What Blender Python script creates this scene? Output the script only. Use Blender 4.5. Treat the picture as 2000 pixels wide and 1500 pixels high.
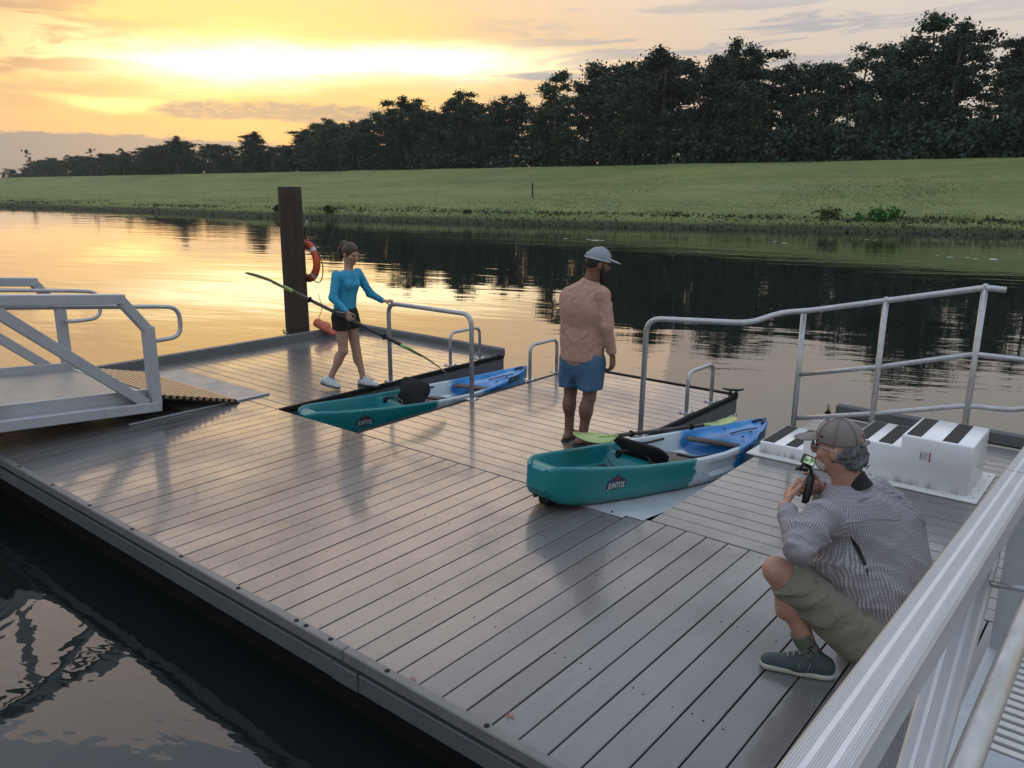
import bpy, math, random
import numpy as np
from mathutils import Vector, Matrix
random.seed(7); RNG=np.random.default_rng(7)
SC=bpy.context.scene; COL=SC.collection
for o in list(bpy.data.objects): bpy.data.objects.remove(o)
rad=math.radians
# ------------------------------------------------------------------ camera
cam=bpy.data.cameras.new('camera'); cam.sensor_width=36; cam.lens=28.34; cam.clip_end=5000; cam.clip_start=.05
co=bpy.data.objects.new('camera',cam); COL.objects.link(co)
R_=Vector((0.7734,0.6339,0.0061)); U_=Vector((-0.1582,0.1836,0.9702)); F_=R_.cross(U_)*-1
R_.normalize(); F_=(F_-R_*F_.dot(R_)).normalized(); U_=R_.cross(F_)
m=Matrix((R_,U_,-F_)).transposed().to_4x4(); m.translation=Vector((3.288,-2.261,2.253)); co.matrix_world=m
SC.camera=co
SC.render.resolution_x=1024; SC.render.resolution_y=768
SC.cycles.use_denoising=True
SC.cycles.max_bounces=8; SC.cycles.volume_bounces=1
SC.cycles.caustics_reflective=False; SC.cycles.caustics_refractive=False
SC.cycles.sample_clamp_indirect=6
vs=SC.view_settings; vs.view_transform='Standard'; vs.look='None'; vs.gamma=1; vs.exposure=0; vs.use_curve_mapping=False
# ------------------------------------------------------------------ node helper
class NB:
    def __init__(s,tree): s.t=tree; s.n=tree.nodes; s.l=tree.links
    def new(s,ty,**kw):
        x=s.n.new(ty)
        for k,v in kw.items(): setattr(x,k,v)
        return x
    def put(s,inp,v):
        if v is None: return
        if hasattr(v,'is_linked'): s.l.new(v,inp)
        else:
            if inp.type=='RGBA' and hasattr(v,'__len__') and len(v)==3: v=(*v,1)
            inp.default_value=v
    def m(s,op,a,b=None,c=None,clamp=False):
        x=s.new('ShaderNodeMath',operation=op,use_clamp=clamp)
        for i,v in enumerate((a,b,c)): s.put(x.inputs[i],v)
        return x.outputs[0]
    def v(s,op,a,b=None):
        x=s.new('ShaderNodeVectorMath',operation=op); s.put(x.inputs[0],a); s.put(x.inputs[1],b)
        return x.outputs['Value'] if op in('DOT_PRODUCT','LENGTH','DISTANCE') else x.outputs[0]
    def mix(s,f,a,b,mode='MIX'):
        x=s.new('ShaderNodeMix',data_type='RGBA',blend_type=mode); s.put(x.inputs[0],f); s.put(x.inputs[6],a); s.put(x.inputs[7],b)
        return x.outputs[2]
    def noise(s,vec,scale,detail=3,rough=.55,dist=0):
        x=s.new('ShaderNodeTexNoise'); s.put(x.inputs['Vector'],vec); x.inputs['Scale'].default_value=scale
        x.inputs['Detail'].default_value=detail; x.inputs['Roughness'].default_value=rough; x.inputs['Distortion'].default_value=dist
        return x.outputs[0]
    def mr(s,val,a,b,c=0,d=1,smooth=True):
        x=s.new('ShaderNodeMapRange'); x.interpolation_type='SMOOTHSTEP' if smooth else 'LINEAR'
        s.put(x.inputs[0],val)
        for i,q in enumerate((a,b,c,d)): x.inputs[i+1].default_value=q
        return x.outputs[0]
    def xyz(s,v):
        x=s.new('ShaderNodeSeparateXYZ'); s.put(x.inputs[0],v); return x.outputs
    def cmb(s,a,b,c):
        x=s.new('ShaderNodeCombineXYZ')
        for i,q in enumerate((a,b,c)): s.put(x.inputs[i],q)
        return x.outputs[0]
    def map(s,vec,scale=(1,1,1),loc=(0,0,0),rot=(0,0,0)):
        x=s.new('ShaderNodeMapping'); s.put(x.inputs[0],vec); x.inputs['Scale'].default_value=scale; x.inputs['Location'].default_value=loc; x.inputs['Rotation'].default_value=rot
        return x.outputs[0]
    def coord(s,w='Object'): return s.new('ShaderNodeTexCoord').outputs[w]
    def bump(s,h,dist=.01,strength=1):
        x=s.new('ShaderNodeBump'); x.inputs['Strength'].default_value=strength; x.inputs['Distance'].default_value=dist; s.put(x.inputs['Height'],h); return x.outputs[0]
# ------------------------------------------------------------------ sky
SUN_AZ,SUN_EL=58.0,6.5     # azimuth measured from +y towards -x
def build_world():
    w=bpy.data.worlds.new('World'); SC.world=w; w.use_nodes=True; t=w.node_tree; t.nodes.clear(); b=NB(t)
    d=b.v('NORMALIZE',b.coord('Generated')); X,Y,Z=b.xyz(d)
    az=b.m('MULTIPLY',b.m('ARCTAN2',b.m('MULTIPLY',X,-1),Y),180/math.pi)
    el=b.m('MULTIPLY',b.m('ARCSINE',Z),180/math.pi)
    el0=b.m('MAXIMUM',el,0)
    def gauss(a0,e0,sa,se):
        p=b.m('POWER',b.m('DIVIDE',b.m('SUBTRACT',az,a0),sa),2); q=b.m('POWER',b.m('DIVIDE',b.m('SUBTRACT',el0,e0),se),2)
        return b.m('EXPONENT',b.m('MULTIPLY',b.m('ADD',p,q),-1))
    # clear sky: cream near the horizon, pale blue overhead
    up=b.mr(el0,4,42)
    base=b.mix(up,(.70,.63,.55),(.78,.92,1.14))
    warm=b.mix(b.mr(el0,5,22),(1.00,.56,.22),(1.25,.86,.58))
    col=b.mix(b.m('MULTIPLY',gauss(58,4,28,23),.97),base,warm)
    ae=b.cmb(b.m('MULTIPLY',az,.05),b.m('MULTIPLY',el,.26),0)
    streak=b.noise(ae,1.6,5,.6,.8)
    w1=b.m('MULTIPLY',gauss(56,7.6,16,3.6),b.mr(streak,.25,.62,.35,1.15))
    col=b.mix(b.m('MINIMUM',w1,1.0),col,(1.20,.80,.22))
    col=b.mix(b.m('MULTIPLY',gauss(59,13.0,12,3.4),b.mr(streak,.25,.6,.6,1)),col,(1.30,.84,.24))
    # the white-hot slot where the sun stands behind thin cloud
    wv=b.m('MULTIPLY',b.m('SUBTRACT',b.noise(ae,1.1,4,.55),.5),3.2)
    elw=b.m('ADD',el0,wv)
    def gz(a0,e0,sa,se):
        p=b.m('POWER',b.m('DIVIDE',b.m('SUBTRACT',az,a0),sa),2); q=b.m('POWER',b.m('DIVIDE',b.m('SUBTRACT',elw,e0),se),2)
        return b.m('EXPONENT',b.m('MULTIPLY',b.m('ADD',p,q),-1))
    core=b.m('ADD',gz(57,7.2,8.5,1.25),b.m('MULTIPLY',gz(45,7.6,8,.75),.85))
    col=b.mix(b.m('MINIMUM',b.m('MULTIPLY',core,1.25),1),col,(2.2,1.9,1.15))
    col=b.mix(b.m('MULTIPLY',gz(64.5,4.75,3.2,.32),.8),col,(2.0,1.5,.5))
    # clouds: smeared bands, mauve-grey, more of them high left and low right
    cl=b.noise(b.cmb(b.m('MULTIPLY',az,.075),b.m('MULTIPLY',el,.36),3.1),1.5,7,.60,.5)
    cm=b.mr(cl,.45,.57)
    left=gauss(71,8.2,8,3.4); right=gauss(24,9.0,15,2.6); mid=gauss(37,6.6,6,.8)
    cw=b.m('MULTIPLY',cm,b.m('MINIMUM',b.m('ADD',b.m('ADD',b.m('MULTIPLY',left,1.0),b.m('MULTIPLY',right,.85)),mid),1))
    cr_=b.mr(b.noise(b.cmb(b.m('MULTIPLY',az,.09),b.m('ADD',b.m('MULTIPLY',el,.85),b.m('MULTIPLY',az,.035)),7.7),1.2,6,.6,.5),.50,.60)
    cw=b.m('MAXIMUM',b.m('MULTIPLY',cw,b.mr(az,34,44)),b.m('MULTIPLY',cr_,b.m('MINIMUM',b.m('ADD',right,mid),1)))
    ccol=b.mix(gauss(66,7,16,8),(.46,.45,.48),(.60,.33,.18))
    col=b.mix(b.m('MULTIPLY',cw,.92),col,ccol)
    # high broken cloud over the whole dome
    hz=b.noise(b.v('MULTIPLY',d,(1.6,1.6,4.0)),1.5,6,.6,.4)
    col=b.mix(b.m('MULTIPLY',b.mr(hz,.46,.72),b.mr(el0,9,25,0,.25)),col,(.74,.75,.80))
    # flat mauve cloud under the glow
    edge=b.m('MULTIPLY',b.m('SUBTRACT',b.noise(b.cmb(b.m('MULTIPLY',az,.5),b.m('MULTIPLY',el,1.3),0),1.1,6,.65),.5),2.0)
    p=b.m('POWER',b.m('DIVIDE',b.m('SUBTRACT',az,55),7.6),4); q=b.m('POWER',b.m('DIVIDE',b.m('ADD',b.m('SUBTRACT',el0,4.35),b.m('MULTIPLY',edge,.50)),.60),2)
    fm=b.m('EXPONENT',b.m('MULTIPLY',b.m('ADD',p,q),-1))
    holes=b.mr(b.noise(b.cmb(b.m('MULTIPLY',az,.9),b.m('MULTIPLY',el,2.4),1.7),1.3,4,.6),.40,.52)
    col=b.mix(b.m('MULTIPLY',b.mr(fm,.25,.6),b.m('ADD',b.m('MULTIPLY',holes,.25),.68)),col,(.47,.36,.28))
    # cloud bank lying on the horizon, thicker to the left
    top=b.m('ADD',b.mr(az,45,64,1.6,2.75),b.m('MULTIPLY',edge,.75))
    bank=b.mr(b.m('SUBTRACT',top,el),-.10,.16)
    bcol=b.mix(b.mr(az,30,62),(.60,.50,.42),(.31,.305,.305))
    col=b.mix(b.m('MULTIPLY',bank,b.mr(az,22,50,.25,.95)),col,bcol)
    col=b.mix(b.mr(el,-1,-6),col,(.12,.12,.11))
    k=b.m('ADD',b.m('MULTIPLY',gauss(42,21,62,11),.32),1.0); col=b.mix(1.0,col,b.cmb(k,k,k),'MULTIPLY')
    bg=b.new('ShaderNodeBackground'); b.put(bg.inputs[0],col); bg.inputs[1].default_value=.92
    sky=b.new('ShaderNodeTexSky'); sky.sky_type='NISHITA'; sky.sun_disc=False; sky.sun_elevation=rad(SUN_EL); sky.sun_rotation=rad(-SUN_AZ)
    sky.altitude=0; sky.air_density=1; sky.dust_density=2
    bs=b.new('ShaderNodeBackground'); b.put(bs.inputs[0],sky.outputs[0]); bs.inputs[1].default_value=.10
    # thin cloud veils the clear sky almost everywhere
    ad=b.new('ShaderNodeMixShader'); ad.inputs[0].default_value=.955; b.l.new(bs.outputs[0],ad.inputs[1]); b.l.new(bg.outputs[0],ad.inputs[2])
    out=b.new('ShaderNodeOutputWorld'); b.l.new(ad.outputs[0],out.inputs[0])
build_world()
sl=bpy.data.lights.new('sun','SUN'); sl.energy=.4; sl.angle=rad(60); sl.color=(1,.62,.32)
so=bpy.data.objects.new('sun',sl); COL.objects.link(so)
sd=Vector((-math.sin(rad(SUN_AZ))*math.cos(rad(SUN_EL)),math.cos(rad(SUN_AZ))*math.cos(rad(SUN_EL)),math.sin(rad(SUN_EL))))
so.rotation_euler=sd.to_track_quat('Z','Y').to_euler()
# ------------------------------------------------------------------ materials
MATS={}
def mat(name,col,rough=.6,metal=0,var=.12,scale=6,stretch=(1,1,1),bump=0,bscale=40,spec=.5,coat=0,coat_rough=.1,rvar=0,fn=None,objrand=0,trans=0):
    m=bpy.data.materials.new(name); m.use_nodes=True; t=m.node_tree; b=NB(t); P=t.nodes['Principled BSDF']
    oc=b.coord('Object'); v=b.map(oc,stretch)
    if objrand:
        oi=b.new('ShaderNodeObjectInfo'); v=b.v('ADD',v,b.cmb(b.m('MULTIPLY',oi.outputs['Random'],37),b.m('MULTIPLY',oi.outputs['Random'],91),0))
    n=b.noise(v,scale,5,.6)
    c=b.mix(b.mr(n,.25,.75,0,1,False),[x*(1-var) for x in col],[min(1,x*(1+var)) for x in col])
    if objrand:
        k=b.mr(oi.outputs['Random'],0,1,1-objrand,1+objrand,False); c=b.mix(1.0,c,b.cmb(k,k,k),'MULTIPLY')
    if fn: c=fn(b,oc,c,P) or c
    b.put(P.inputs['Base Color'],c)
    P.inputs['Metallic'].default_value=metal; P.inputs['Specular IOR Level'].default_value=spec
    if rvar: b.put(P.inputs['Roughness'],b.mr(b.noise(v,scale*.6+1.3,4),.3,.7,max(.03,rough-rvar),rough+rvar))
    elif not P.inputs['Roughness'].is_linked: P.inputs['Roughness'].default_value=rough
    P.inputs['Coat Weight'].default_value=coat if not P.inputs['Coat Weight'].is_linked else 0
    P.inputs['Coat Roughness'].default_value=coat_rough
    if bump: b.l.new(b.bump(b.noise(v,bscale,4),bump),P.inputs['Normal'])
    MATS[name]=m; return m
def deck_fn(b,oc,c,P):
    geo=b.new('ShaderNodeNewGeometry').outputs['Position']
    wet=b.noise(geo,.55,4,.6); blot=b.noise(geo,5.5,3,.6)
    # wet film: sheen over the boards, dull dry islands
    r=b.mr(b.m('ADD',b.m('MULTIPLY',wet,.7),b.m('MULTIPLY',blot,.3)),.36,.62,.19,.36)
    b.put(P.inputs['Roughness'],r)
    b.put(P.inputs['Coat Weight'],b.mr(wet,.38,.64,.95,.25)); 
    spl=b.mr(b.noise(b.map(geo,(1,1.6,1),rot=(0,0,.3)),7,4,.65),.60,.66)
    c=b.mix(b.m('MULTIPLY',spl,b.mr(b.noise(geo,.45,3),.46,.6,0,.6)),c,(.07,.066,.066))
    drt=b.noise(b.map(geo,(1,1,1)),1.7,5,.7); c=b.mix(b.mr(drt,.52,.70,0,.35),c,(.105,.10,.095))
    return b.mix(b.mr(wet,.35,.6,.0,.22),c,(.17,.168,.17))
DECK=mat('composite_deck_board',(.128,.122,.118),.3,var=.16,scale=5,stretch=(7,.45,1),bump=.0008,bscale=26,objrand=.17,fn=deck_fn,coat_rough=.10)
DECKX=mat('composite_deck_board_cross',(.128,.122,.118),.3,var=.16,scale=5,stretch=(7,.45,1),bump=.0008,bscale=26,objrand=.07,fn=deck_fn,coat_rough=.10)
LIP=mat('edge_board_grey',(.15,.148,.145),.5,var=.14,scale=9)
def algae(b,oc,c,P):
    z=b.xyz(oc)[2]; n=b.noise(b.map(oc,(1,1,.15)),11,4,.6)
    f=b.m('MULTIPLY',b.mr(z,.10,.0,0,1),b.mr(n,.45,.66,0,.75))
    s=b.mr(b.noise(b.map(oc,(1,1,.05)),16,2),.67,.74,0,.5)
    c=b.mix(f,c,(.13,.14,.05)); return b.mix(b.m('MULTIPLY',s,b.mr(z,.25,.02)),c,(.3,.33,.22))
def streaks(b,oc,c,P):
    n=b.noise(b.map(oc,(2,2,.2)),6,4,.65); return b.mix(b.mr(n,.55,.75,0,.5),c,[x*.72 for x in (.43,.455,.48)])
ALU=mat('mill_aluminium',(.43,.455,.48),.45,metal=.3,var=.08,scale=5,rvar=.1,fn=streaks)
ALU2=mat('painted_aluminium',(.105,.118,.125),.5,metal=.15,var=.06,scale=4,rvar=.08)
GALV=mat('galvanised_pipe',(.44,.45,.46),.38,metal=.6,var=.16,scale=14,rvar=.12)
def chord_fn(b,oc,c,P):
    x=b.xyz(oc)[0]; g=b.m('SINE',b.m('MULTIPLY',x,2*math.pi/.0062))
    n=b.noise(b.map(oc,(30,1.0,30)),3,3); return b.mix(b.mr(n,.35,.7,0,.3),c,(.40,.40,.39))
CHORD=mat('ribbed_aluminium',(.52,.525,.53),.45,metal=.45,var=.05,scale=6,fn=chord_fn)
STRIPE=mat('smooth_aluminium',(.66,.67,.68),.38,metal=.45,var=.05,scale=8)
RUB=mat('black_rubber',(.012,.012,.013),.75,var=.2,spec=.2)
FLOAT=mat('black_float',(.008,.008,.009),.8,var=.2,spec=.15)
BLK=mat('black_fabric',(.010,.010,.011),.8,var=.25,bump=.002,bscale=60)
BLKP=mat('black_plastic',(.015,.015,.017),.4,var=.1)
PILEM=mat('pile_wood',(.040,.030,.020),.8,var=.35,scale=7,stretch=(4,4,.25),bump=.012,bscale=9)
ORANGE=mat('orange_plastic',(.55,.085,.03),.5,var=.15,scale=5)
ORANGEF=mat('orange_fabric',(.62,.16,.10),.75,var=.2,scale=14,bump=.004,bscale=25)
TAPE=mat('reflective_tape',(.55,.55,.56),.4,var=.05)
ROPE=mat('dark_rope',(.05,.045,.035),.8)
FIBER=mat('white_fibreglass',(.80,.82,.83),.28,var=.04,scale=3,fn=algae,coat=.2)
FLANGE=mat('fibreglass_flange',(.62,.63,.60),.4,var=.2,scale=14)
GRIP=mat('black_grip',(.028,.027,.027),.85,var=.4,scale=60)
PAPER=mat('paper_label',(.62,.62,.62),.5); REDP=mat('red_print',(.28,.03,.04),.5); NAVYP=mat('navy_print',(.03,.035,.07),.5)
WHITEP=mat('white_print',(.7,.7,.7),.5)
WEARP=mat('wear_plate',(.27,.265,.26),.5,var=.1,scale=7,rvar=.1)
PLATE=mat('ramp_sheet',(.46,.48,.50),.4,metal=.2,var=.08,scale=7,rvar=.1)
RAMPM=mat('ridged_aluminium',(.40,.31,.22),.4,metal=.4,var=.1)
LIME=mat('lime_blade',(.30,.42,.13),.35,var=.08,scale=8,coat=.2)
SHAFT=mat('graphite_shaft',(.035,.030,.030),.35,var=.15)
SKIN_W=mat('skin_light',(.40,.235,.165),.5,var=.08,scale=18); SKIN_M=mat('skin_tan',(.165,.084,.054),.5,var=.10,scale=18); SKIN_C=mat('skin_ruddy',(.42,.225,.16),.5,var=.14,scale=22)
def dropc(z0,soft=.12): pass
TEALSHIRT=mat('turquoise_jersey',(.03,.30,.48),.75,var=.08,scale=9,bump=.003,bscale=30)
PEACH=mat('peach_jersey',(.43,.25,.195),.8,var=.07,scale=8,bump=.003,bscale=26)
BLUESH=mat('blue_shorts',(.045,.115,.20),.75,var=.12,scale=12,bump=.004,bscale=30)
KHAKI=mat('khaki_cotton',(.19,.185,.145),.8,var=.12,scale=10,bump=.004,bscale=24)
def check_fn(b,oc,c,P):
    x,y,z=b.xyz(b.v('ADD',oc,b.v('MULTIPLY',b.cmb(b.m('SUBTRACT',b.noise(oc,6,2),.5),b.m('SUBTRACT',b.noise(b.map(oc,loc=(3,1,2)),6,2),.5),0),(.02,.02,0))))
    u=b.new('ShaderNodeAttribute',attribute_name='cloth_u').outputs['Fac']; z=b.new('ShaderNodeAttribute',attribute_name='cloth_v').outputs['Fac']
    wob=b.m('MULTIPLY',b.m('SUBTRACT',b.noise(oc,9,2),.5),.02); u=b.m('ADD',u,wob); z=b.m('ADD',z,wob)
    a=b.mr(b.m('SINE',b.m('MULTIPLY',u,2*math.pi/.0118)),-.5,.6); h=b.mr(b.m('SINE',b.m('MULTIPLY',z,2*math.pi/.0150)),-.3,.7)
    c=b.mix(b.m('MULTIPLY',a,.78),(.36,.345,.36),(.165,.155,.180)); return b.mix(b.m('MULTIPLY',h,.22),c,(.13,.11,.12))
CHECK=mat('checked_shirt_cloth',(.4,.4,.4),.85,bump=.003,bscale=28,fn=check_fn)
CAPG=mat('grey_cap_mesh',(.25,.29,.33),.8,var=.08,scale=40); CAPW=mat('cap_white_trim',(.45,.46,.48),.7)
CAPT=mat('taupe_cap',(.185,.165,.15),.85,var=.12,scale=12,bump=.003,bscale=30)
HAIRB=mat('brown_hair',(.055,.026,.014),.55,var=.3,scale=30,stretch=(1,1,.3)); HAIRD=mat('black_hair',(.012,.009,.008),.6,var=.3,scale=40)
HAIRG=mat('grey_hair',(.105,.11,.115),.7,var=.65,scale=42,stretch=(1,1,.6),bump=.01,bscale=45); BEARDW=mat('white_stubble',(.42,.36,.33),.8)
WSHOE=mat('white_shoe',(.50,.56,.60),.6,var=.08,scale=20); GSHOE=mat('dark_green_shoe',(.035,.055,.058),.7,var=.25,scale=30); SOLE=mat('pale_sole',(.40,.39,.34),.6); DSOLE=mat('dark_sole',(.06,.06,.065),.6)
SOCK=mat('olive_sock',(.115,.125,.095),.9,var=.1,scale=30,bump=.002,bscale=70)
EYE=mat('dark_eye',(.02,.015,.012),.3); LIPS=mat('lips',(.33,.12,.10),.5)
GLASS=mat('lens_glass',(.5,.55,.55),.05,spec=.8)
SCREEN=bpy.data.materials.new('lit_screen'); SCREEN.use_nodes=True
def _scr():
    b=NB(SCREEN.node_tree); P=SCREEN.node_tree.nodes['Principled BSDF']; n=b.noise(b.coord('Object'),55,2)
    c=b.mix(b.mr(n,.4,.6),(.12,.30,.08),(.75,.85,.7)); b.put(P.inputs['Base Color'],c); b.put(P.inputs['Emission Color'],c); P.inputs['Emission Strength'].default_value=.3
_scr()
def kayak_fn(b,oc,c,P):
    x,y,z=b.xyz(oc); n=b.m('MULTIPLY',b.m('SUBTRACT',b.noise(b.map(oc,(1.2,1,2.2)),4.5,3,.6),.5),.30)
    s=b.m('ADD',y,n); teal=(.005,.185,.20); white=(.52,.60,.64); blue=(.015,.21,.53)
    sm=b.m('ADD',y,b.m('MULTIPLY',b.m('SUBTRACT',b.noise(b.map(oc,(2,.8,2)),3,3,.6),.5),.8))
    c=b.mix(b.mr(s,1.46,1.50),teal,white); c=b.mix(b.mr(s,2.16,2.26),c,blue)
    c=b.mix(b.m('MULTIPLY',b.mr(sm,2.75,3.0,0,.30),b.mr(n,-.02,.05)),c,(.25,.45,.65))
    sc=b.noise(b.map(oc,(1.5,5,60),rot=(.12,0,0)),7,3,.7); sk=b.noise(oc,2.2,3)
    c=b.mix(b.m('MULTIPLY',b.mr(sc,.60,.68,0,.45),b.mr(sk,.45,.6)),c,(.42,.47,.48))
    return b.mix(b.m('MULTIPLY',b.mr(z,.10,.0,0,.5),b.mr(sk,.35,.6)),c,(.10,.11,.10))
KAYM=mat('tricolour_rotomoulded_plastic',(.1,.1,.1),.38,fn=kayak_fn,coat=.1,coat_rough=.3,bump=.002,bscale=22)
LEAF=mat('dark_foliage',(.011,.034,.021),.75,var=.6,scale=.55,objrand=.3); LEAF2=mat('mid_foliage',(.018,.048,.022),.7,var=.5,scale=.6,objrand=.3)
BARK=mat('grey_bark',(.10,.09,.08),.9,var=.4,scale=3,stretch=(3,3,.4))
WEED=mat('bank_weeds',(.058,.092,.026),.8,var=.6,scale=.5); WEEDB=mat('bank_dead_growth',(.046,.044,.028),.9,var=.5,scale=.6); BUSHM=mat('bright_green_leaves',(.05,.16,.02),.7,var=.4,scale=.9)
GRASSB=mat('grass_blades',(.130,.180,.056),.8,var=.35,scale=.08)
# ------------------------------------------------------------------ mesh helpers
def setp(o,label=None,cat=None,group=None,kind=None):
    for k,v in (('label',label),('category',cat),('group',group),('kind',kind)):
        if v: o[k]=v
    return o
def empty(name,loc=(0,0,0),rz=0,label=None,cat=None,group=None):
    o=bpy.data.objects.new(name,None); o.empty_display_size=.1; COL.objects.link(o); o.location=loc; o.rotation_euler=(0,0,rz)
    return setp(o,label,cat,group)
def mkobj(name,V,Fc,mt,parent=None,smooth=False,loc=None):
    me=bpy.data.meshes.new(name); me.from_pydata([tuple(v) for v in V],[],[tuple(f) for f in Fc]); me.update()
    if smooth: me.polygons.foreach_set('use_smooth',[True]*len(me.polygons))
    for q in (mt if isinstance(mt,(list,tuple)) else [mt]): me.materials.append(q)
    o=bpy.data.objects.new(name,me); COL.objects.link(o)
    if parent: o.parent=parent
    if loc is not None: o.location=loc
    return o
def instance(name,me,parent=None,loc=(0,0,0),rot=(0,0,0),scale=(1,1,1)):
    o=bpy.data.objects.new(name,me); COL.objects.link(o); o.parent=parent; o.location=loc; o.rotation_euler=rot; o.scale=scale; return o
class MB:
    def __init__(s): s.V=[]; s.F=[]
    def add(s,V,F):
        n=len(s.V); s.V+= [tuple(v) for v in V]; s.F+=[tuple(i+n for i in f) for f in F]; return s
    def box(s,a,b,c=.004,M=None):
        a=[min(a[i],b[i]) for i in range(3)],[max(a[i],b[i]) for i in range(3)]; lo,hi=a
        c=min(c,*[(hi[i]-lo[i])*.45 for i in range(3)])
        V=[];idx={}
        for sx in(0,1):
            for sy in(0,1):
                for sz in(0,1):
                    S=(sx,sy,sz); P=[hi[i] if S[i] else lo[i] for i in range(3)]
                    for ax in range(3):
                        Q=list(P)
                        for k in range(3):
                            if k!=ax: Q[k]+= -c if S[k] else c
                        idx[(S,ax)]=len(V); V.append(Q)
        F=[]
        for ax in range(3):
            o1,o2=(ax+1)%3,(ax+2)%3
            for sg in(0,1):
                f=[]
                for (p,q) in((0,0),(1,0),(1,1),(0,1)):
                    S=[0]*3;S[ax]=sg;S[o1]=p;S[o2]=q; f.append(idx[(tuple(S),ax)])
                F.append(f if sg else f[::-1])
            for p in(0,1):
                for q in(0,1):
                    S0=[0]*3;S0[o1]=p;S0[o2]=q;S1=list(S0);S1[ax]=1;S0=tuple(S0);S1=tuple(S1)
                    f=[idx[(S0,o1)],idx[(S1,o1)],idx[(S1,o2)],idx[(S0,o2)]]
                    F.append(f if p==q else f[::-1])
        for S in [(x,y,z) for x in(0,1) for y in(0,1) for z in(0,1)]:
            f=[idx[(S,0)],idx[(S,1)],idx[(S,2)]]; F.append(f if sum(S)%2 else f[::-1])
        if M is not None: V=[M@Vector(v) for v in V]
        return s.add(V,F)
    def bar(s,p,q,w,h,up=(0,0,1),c=.004):   # square bar between two points
        p=Vector(p);q=Vector(q);y=(q-p); L=y.length; y.normalize(); x=y.cross(Vector(up)).normalized(); z=x.cross(y)
        M=Matrix((x,y,z)).transposed().to_4x4(); M.translation=p
        return s.box((-w/2,0,-h/2),(w/2,L,h/2),c,M)
    def tube(s,pts,r,n=10,cap=True):
        pts=[Vector(p) for p in pts]; N=len(pts); rr=r if hasattr(r,'__len__') else [r]*N
        t=[((pts[min(i+1,N-1)]-pts[max(i-1,0)])).normalized() for i in range(N)]
        u=t[0].orthogonal().normalized(); V=[];F=[]
        for i in range(N):
            u=(u-t[i]*u.dot(t[i])).normalized(); w=t[i].cross(u)
            for k in range(n):
                a=2*math.pi*k/n; V.append(pts[i]+(u*math.cos(a)+w*math.sin(a))*rr[i])
        for i in range(N-1):
            for k in range(n):
                k2=(k+1)%n; F.append((i*n+k,i*n+k2,(i+1)*n+k2,(i+1)*n+k))
        if cap: F.append(tuple(range(n))[::-1]); F.append(tuple((N-1)*n+k for k in range(n)))
        return s.add(V,F)
    def disc(s,c,r,h,n=14,axis=(0,0,1)):
        c=Vector(c);a=Vector(axis); return s.tube([c,c+a*h],r,n)
    def grid(s,P,wrapu=False):   # P[i][j] points
        n=len(P);k=len(P[0]); V=[p for row in P for p in row]; F=[]
        for i in range(n-1):
            for j in range(k-1+(1 if wrapu else 0)): F.append((i*k+j,i*k+(j+1)%k,(i+1)*k+(j+1)%k,(i+1)*k+j))
        return s.add(V,F)
    def build(s,name,mt,parent=None,smooth=False,loc=None): return mkobj(name,s.V,s.F,mt,parent,smooth,loc)
def autosmooth(o,ang=35):
    o.data.polygons.foreach_set('use_smooth',[True]*len(o.data.polygons))
    me=o.data
    import bmesh
    bm=bmesh.new(); bm.from_mesh(me)
    for e in bm.edges:
        if len(e.link_faces)==2 and e.calc_face_angle(0)>rad(ang): e.smooth=False
    bm.to_mesh(me); bm.free(); return o
def rpath(pts,r,n=6):      # polyline with rounded corners
    pts=[Vector(p) for p in pts]; out=[pts[0]]
    for i in range(1,len(pts)-1):
        a,b,c=pts[i-1],pts[i],pts[i+1]; d1=(a-b);d2=(c-b); k=min(r,d1.length*.49,d2.length*.49)
        p=b+d1.normalized()*k; q=b+d2.normalized()*k
        for j in range(n+1):
            t=j/n; out.append(p*(1-t)**2+b*2*t*(1-t)+q*t*t)
    out.append(pts[-1]); return out
def text_mesh(body,size,extrude=.0008,bold=False,align='CENTER'):
    c=bpy.data.curves.new('lettering','FONT'); c.body=body; c.size=size; c.extrude=extrude; c.align_x=align; c.align_y='CENTER'; c.resolution_u=2
    if bold: c.offset=size*.018
    o=bpy.data.objects.new('lettering_tmp',c); COL.objects.link(o); dg=bpy.context.evaluated_depsgraph_get()
    me=bpy.data.meshes.new_from_object(o.evaluated_get(dg)); bpy.data.objects.remove(o); return me
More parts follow.
